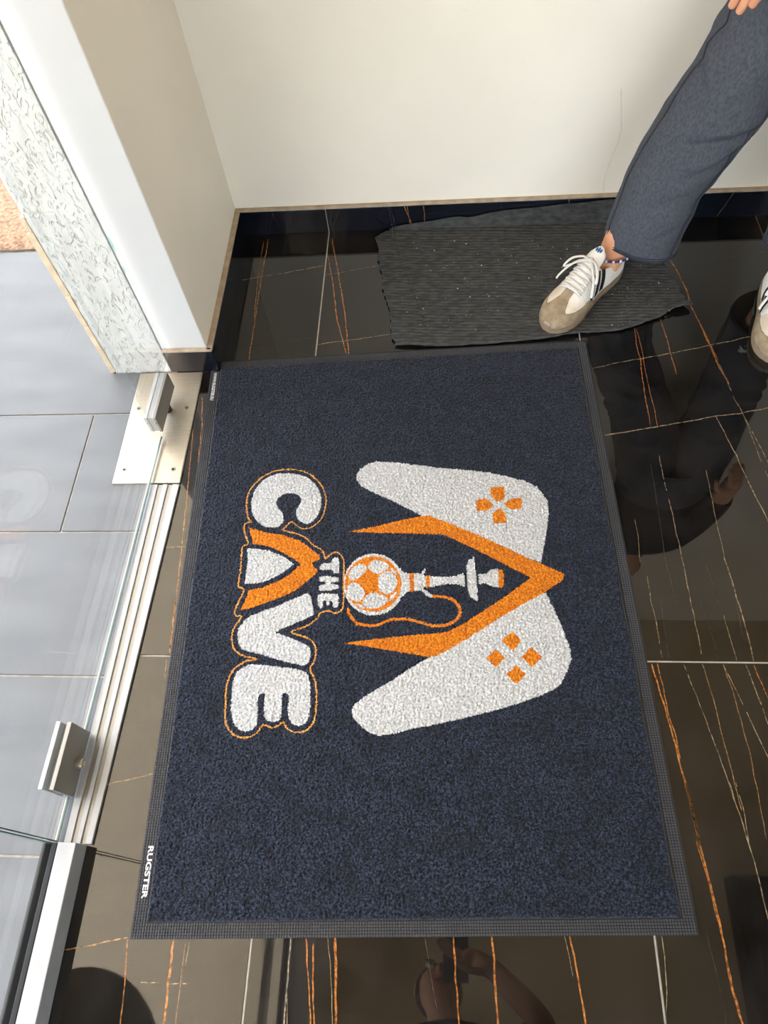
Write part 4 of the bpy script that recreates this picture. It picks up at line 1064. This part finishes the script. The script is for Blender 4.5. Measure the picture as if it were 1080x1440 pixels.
# skeleton (metres): right leg stretched out to the left of the picture
V = [((1.22, 1.42, 0.92), (0.125, 0.095)),            # 0 pelvis
     ((1.22, 1.43, 1.08), (0.115, 0.085)), ((1.21, 1.42, 1.26), (0.125, 0.09)), ((1.20, 1.42, 1.38), (0.085, 0.07)),
     ((1.195, 1.405, 1.455), (0.045, 0.048)), ((1.19, 1.39, 1.53), (0.062, 0.07)), ((1.19, 1.385, 1.60), (0.074, 0.088)), ((1.19, 1.39, 1.67), (0.058, 0.07)),
     ((1.14, 1.415, 0.86), (0.080, 0.080)), ((1.015, 1.392, 0.49), (0.055, 0.055)), ((0.925, 1.385, 0.28), (0.050, 0.050)), ((0.850, 1.362, 0.105), (0.035, 0.037)), ((0.836, 1.354, 0.045), (0.029, 0.031)), ((0.775, 1.290, 0.033), (0.027, 0.020)),
     ((1.30, 1.42, 0.86), (0.080, 0.080)), ((1.265, 1.37, 0.48), (0.055, 0.055)), ((1.238, 1.36, 0.27), (0.050, 0.050)), ((1.217, 1.315, 0.105), (0.030, 0.032)), ((1.214, 1.305, 0.045), (0.029, 0.031)), ((1.185, 1.215, 0.033), (0.027, 0.020)),
     ((1.05, 1.41, 1.35), (0.052, 0.052)), ((0.975, 1.36, 1.07), (0.041, 0.041)), ((0.924, 1.280, 0.793), (0.026, 0.030)),
     ((1.37, 1.41, 1.35), (0.052, 0.052)), ((1.43, 1.39, 1.08), (0.041, 0.041)), ((1.38, 1.30, 0.86), (0.026, 0.030))]
E = [(0, 1), (1, 2), (2, 3), (3, 4), (4, 5), (5, 6), (6, 7), (0, 8), (8, 9), (9, 10), (10, 11), (11, 12), (12, 13), (0, 14), (14, 15), (15, 16), (16, 17), (17, 18), (18, 19), (2, 20), (20, 21), (21, 22), (2, 23), (23, 24), (24, 25)]
HAND_A = ((0.924, 1.280, 0.793), (0.02, -0.16, -1.0), (0.75, -0.6, 0.1), (-0.45, 0.75, -0.1))
hand_chain(V, E, 22, HAND_A[0], HAND_A[1], HAND_A[2], HAND_A[3], curl=0.16)
hand_chain(V, E, 25, (1.38, 1.30, 0.86), (-0.1, -0.2, -1.0), (-0.8, -0.5, 0.1), (-0.3, 0.8, 0), curl=0.25)
skin_me('body', V, E, 0, 2, M_skin, pa)
head_parts(pa, (1.19, 1.388, 1.60), (-0.25, -0.9, 0), M_skin, True)
# black top
V = [((1.22, 1.42, 0.95), (0.155, 0.125)), ((1.22, 1.43, 1.10), (0.145, 0.11)), ((1.21, 1.42, 1.27), (0.16, 0.115)), ((1.20, 1.42, 1.385), (0.115, 0.09)), ((1.196, 1.41, 1.425), (0.065, 0.065)),
     ((1.05, 1.41, 1.36), (0.070, 0.070)), ((0.980, 1.365, 1.09), (0.056, 0.056)), ((0.958, 1.335, 0.98), (0.048, 0.048)), ((1.37, 1.41, 1.36), (0.070, 0.070)), ((1.425, 1.39, 1.10), (0.056, 0.056)), ((1.405, 1.35, 0.98), (0.048, 0.048))]
skin_me('black_top', V, [(0, 1), (1, 2), (2, 3), (3, 4), (2, 5), (5, 6), (6, 7), (2, 8), (8, 9), (9, 10)], 0, 2, M_blackcloth, pa)
# jeans: two wrinkled legs running up into the hips
CREASES = [(0.37, 5.3, 0.75, 0.085, 0.05), (0.33, 5.6, 0.5, 0.06, 0.09), (0.44, 4.0, 0.7, 0.05, -0.05), (0.52, 3.6, 0.6, 0.06, -0.06), (0.22, 4.9, 0.8, 0.035, 0.07), (0.16, 5.4, 0.6, 0.035, 0.05), (0.58, 4.7, 0.8, 0.035, 0.04)]
def leg_rings(path, seed, n=64, m=110, hem_dir=(0.88, -0.47), creases=CREASES):
    """path rows: (x, y, z, rx, ry); rings nearly horizontal at the hem, tilting with the leg"""
    pts = catmull(path, 22, False); rings = []
    hx = Vector((hem_dir[0], hem_dir[1], 0)).normalized()
    N = len(pts)
    for i, q in enumerate(pts):
        c = Vector(q[:3]); a = Vector(pts[max(0, i-1)][:3]); b = Vector(pts[min(N-1, i+1)][:3])
        d = (b-a).normalized(); X = (hx-d*hx.dot(d)).normalized(); Y = d.cross(X)
        ring = []
        for k in range(n):
            t = 2*PI*k/n; r = Vector((math.cos(t), math.sin(t)))
            s = i/N
            f = 1 + 0.05*noise.noise(Vector((math.cos(t)*1.6, math.sin(t)*1.6, c.z*9+seed))) \
                + 0.022*noise.noise(Vector((math.cos(t)*2.2+c.z*14, math.sin(t)*2.2, c.z*26+seed)))
            f += 0.028*math.sin(c.z*46+2.4*math.sin(t+seed)+1.7*noise.noise(Vector((t, c.z*12, seed))))*max(0, 1-abs(c.z-0.50)/0.22)
            f += 0.040*math.sin(c.z*60+2.0*math.cos(t))*max(0, 1-abs(c.z-0.20)/0.10)*max(0, math.cos(t-0.2))
            for z0, t0, ln, dp, sl in creases:            # cloth folds: a valley with a soft ridge beside it
                dt = (t-t0+PI) % (2*PI)-PI
                wn_ = math.exp(-(dt/ln)**2); h_ = c.z-z0-sl*dt
                f += wn_*dp*(-math.exp(-(h_/0.010)**2)+0.8*math.exp(-((h_-0.024)/0.014)**2))
            p = c + X*(q[3]*r.x*f) + Y*(q[4]*r.y*f); ring.append(p)
        rings.append(ring)
    return rings
ra = leg_rings([(0.898, 1.360, 0.098, 0.080, 0.058), (0.905, 1.367, 0.155, 0.081, 0.064), (0.925, 1.382, 0.25, 0.083, 0.074), (0.968, 1.390, 0.36, 0.087, 0.080), (1.022, 1.394, 0.49, 0.090, 0.085), (1.070, 1.401, 0.62, 0.094, 0.092), (1.112, 1.410, 0.75, 0.100, 0.105), (1.145, 1.418, 0.88, 0.100, 0.115)], 1.3)
rb = leg_rings([(1.240, 1.340, 0.105, 0.080, 0.066), (1.243, 1.348, 0.16, 0.080, 0.068), (1.247, 1.357, 0.27, 0.080, 0.072), (1.262, 1.370, 0.48, 0.086, 0.082), (1.278, 1.390, 0.66, 0.092, 0.096), (1.290, 1.415, 0.88, 0.098, 0.115)], 5.1, hem_dir=(1, 0))
hips = []
for i in range(12):
    s = i/11; z = lerp(0.80, 1.0, s); rx = lerp(0.165, 0.158, s); ry = lerp(0.118, 0.118, s)
    hips.append([Vector((1.220+rx*math.cos(2*PI*k/64), 1.42+ry*math.sin(2*PI*k/64), z)) for k in range(64)])
V, F = join_VF([ring_loft(ra), ring_loft(rb), ring_loft(hips)])
je = link('jeans', mesh('jeans', V, F), M_denim, pa, True)
s_ = je.modifiers.new('thickness', 'SOLIDIFY'); s_.thickness = 0.0025; s_.offset = -1
je['label'] = 'wide charcoal denim jeans with frayed hem'
def seam(rings, k, i0, i1, r=0.0016, out=0.001):
    c = []
    for i in range(i0, i1):
        g = rings[i]; ctr = sum(g, Vector())/len(g); d = (g[k]-ctr).normalized(); c.append(g[k]+d*out)
    return tube_VF(c, r, 6)
parts = [seam(ra, 38, 0, 150), seam(ra, 60, 0, 150, 0.0010), seam(ra, 61, 0, 150, 0.0008), seam(rb, 32, 0, 100)]
for rr in (ra, rb):
    for idx in (0, 4):
        ctr = sum(rr[idx], Vector())/64
        parts.append(tube_VF([p+(p-ctr).normalized()*0.0008 for p in rr[idx]]+[rr[idx][0]], 0.0012 if idx else 0.002, 6, 1.0, False))
for V, F in parts: link('seam', mesh('seam', V, F), M_stitch, je, True)
# anklet of blue beads with white flower beads
M_bead1 = mat('blue_glass_bead', srgb(32, 50, 112), rough=0.25); M_bead2 = mat('white_bead', srgb(214, 220, 232), rough=0.3)
bl1 = []; bl2 = []
for k in range(46):
    t = 2*PI*k/46; c = Vector((0.848+0.0385*math.cos(t), 1.361+0.0395*math.sin(t), 0.078+0.008*math.sin(t+2.6)))
    r = 0.0029 if k % 6 else 0.0036
    VV, FF = lathe_VF([(0.0003, -r), (r*0.75, -r*0.7), (r, 0), (r*0.75, r*0.7), (0.0003, r)], 8, c)
    (bl1 if k % 3 else bl2).append((VV, FF))
an = link('anklet', mesh('anklet', *join_VF(bl1)), M_bead1, pa, True); an['label'] = 'blue and white beaded anklet'
link('white_bead', mesh('white_bead', *join_VF(bl2)), M_bead2, an, True)
sh1 = make_shoe(pa); place_shoe(sh1, (0.686, 1.196), (0.866, 1.389, 0.0085)); sh1.scale = (0.925, 0.96, 0.96); sh1['label'] = 'sneaker standing on the worn doormat'
sh2 = copy_shoe(sh1, pa); place_shoe(sh2, (1.158, 1.090), (1.226, 1.345, 0.0)); sh2['label'] = 'sneaker standing on the black tiles'

# ---- the photographer, mirrored in the polished tiles below the camera
pb = empty('person', (0.45, -0.30, 0))
tag(pb, 'person in black shirt holding up a phone, mirrored in the tiles at the bottom', 'person')
ox, oy = -0.45, 0.30
def L_(x, y, z): return (x+ox, y+oy, z)
V = [(L_(0.47, -0.36, 0.86), (0.125, 0.095)), (L_(0.47, -0.36, 1.02), (0.12, 0.085)), (L_(0.47, -0.32, 1.18), (0.13, 0.09)), (L_(0.465, -0.275, 1.30), (0.08, 0.065)),
     (L_(0.450, -0.225, 1.365), (0.046, 0.048)), (L_(0.436, -0.165, 1.425), (0.060, 0.066)), (L_(0.430, -0.150, 1.49), (0.072, 0.084)), (L_(0.430, -0.165, 1.56), (0.055, 0.066)),
     (L_(0.39, -0.36, 0.80), 0.080), (L_(0.38, -0.34, 0.45), 0.055), (L_(0.38, -0.37, 0.10), 0.034), (L_(0.37, -0.25, 0.035), (0.032, 0.024)),
     (L_(0.55, -0.36, 0.80), 0.080), (L_(0.56, -0.34, 0.45), 0.055), (L_(0.56, -0.37, 0.10), 0.034), (L_(0.57, -0.25, 0.035), (0.032, 0.024)),
     (L_(0.62, -0.32, 1.26), 0.054), (L_(0.72, -0.20, 1.10), 0.042), (L_(0.585, -0.075, 1.215), 0.028),
     (L_(0.31, -0.34, 1.26), 0.054), (L_(0.25, -0.36, 1.02), 0.042), (L_(0.27, -0.28, 0.82), 0.028)]
E = [(0, 1), (1, 2), (2, 3), (3, 4), (4, 5), (5, 6), (6, 7), (0, 8), (8, 9), (9, 10), (10, 11), (0, 12), (12, 13), (13, 14), (14, 15), (2, 16), (16, 17), (17, 18), (2, 19), (19, 20), (20, 21)]
hand_chain(V, E, 18, L_(0.585, -0.075, 1.215), (-0.80, 0.25, 0.38), (0.1, 0.55, 0.8), (-0.4, 0.5, -0.5), curl=0.28, flip=-1)
hand_chain(V, E, 21, L_(0.27, -0.28, 0.82), (0.0, 0.15, -1), (0.3, 0.9, 0), (0.9, -0.2, 0), curl=0.3)
skin_me('body', V, E, 0, 2, M_skin2, pb)
head_parts(pb, L_(0.430, -0.152, 1.487), (0.05, 0.80, -0.60), M_skin2, False, 0.072)
V = [(L_(0.47, -0.36, 0.88), (0.155, 0.12)), (L_(0.47, -0.36, 1.04), (0.15, 0.11)), (L_(0.47, -0.32, 1.19), (0.16, 0.115)), (L_(0.465, -0.275, 1.295), (0.115, 0.09)), (L_(0.455, -0.245, 1.34), (0.066, 0.062)),
     (L_(0.62, -0.32, 1.265), 0.072), (L_(0.70, -0.225, 1.125), 0.060), (L_(0.31, -0.34, 1.265), 0.072), (L_(0.26, -0.36, 1.06), 0.060)]
skin_me('black_shirt', V, [(0, 1), (1, 2), (2, 3), (3, 4), (2, 5), (5, 6), (2, 7), (7, 8)], 0, 2, M_blackcloth, pb)
V = [(L_(0.47, -0.36, 0.88), (0.145, 0.115)), (L_(0.39, -0.36, 0.78), 0.098), (L_(0.38, -0.345, 0.45), 0.075), (L_(0.38, -0.37, 0.07), 0.066), (L_(0.55, -0.36, 0.78), 0.098), (L_(0.56, -0.345, 0.45), 0.075), (L_(0.56, -0.37, 0.07), 0.066)]
skin_me('dark_trousers', V, [(0, 1), (1, 2), (2, 3), (0, 4), (4, 5), (5, 6)], 0, 2, M_blackcloth, pb)
for x in (0.375, 0.565):
    s = copy_shoe(sh1, pb); place_shoe(s, L_(x, -0.165, 0), L_(x, -0.45, 0)); s['label'] = 'sneaker of the mirrored photographer'
# phone just behind the camera position
ph = empty('phone', CAM_POS); ph.rotation_euler = Matrix(CAM_ROT).to_euler()
tag(ph, 'dark mobile phone held by the mirrored photographer', 'phone')
M_phone = mat('dark_phone_glass', srgb(30, 30, 33), rough=0.15)
# lens sits near one corner of the phone back; the camera looks out just in front of it
link('body', box_me('body', (-0.022, -0.128, 0.010), (0.052, 0.022, 0.018), 0.003, 3), M_phone, ph)
link('camera_island', box_me('camera_island', (-0.020, -0.017, 0.0085), (0.018, 0.020, 0.0102), 0.0006, 2), M_phone, ph)
link('screen', box_me('screen', (-0.0195, -0.1255, 0.0178), (0.0495, 0.0195, 0.0184), 0.0001, 1), mat('phone_screen', srgb(18, 18, 20), rough=0.08), ph)

# ------------------------------------------------------------------ things that only show as reflections overhead
hl = empty('hanging_lamp', (-0.930, -0.490, 2.02)); tag(hl, 'dark round hanging lamp outside, mirrored in the tiles at the bottom left', 'lamp')
V, F = lathe_VF([(0.03, 0.20), (0.10, 0.19), (0.24, 0.12), (0.31, 0.03), (0.33, 0.0), (0.315, 0.0), (0.22, 0.11), (0.03, 0.17)], 40)
link('shade', mesh('shade', V, F), M_cass, hl, True)
tube('cord', [(0, 0, 0.19), (0, 0, 0.36)], 0.004, M_cass, hl)
V, F = lathe_VF([(0.001, 0.06), (0.025, 0.07), (0.03, 0.10), (0.016, 0.14), (0.014, 0.18)], 16); link('bulb', mesh('bulb', V, F), mat('frosted_bulb', srgb(180, 178, 170), rough=0.4), hl, True)
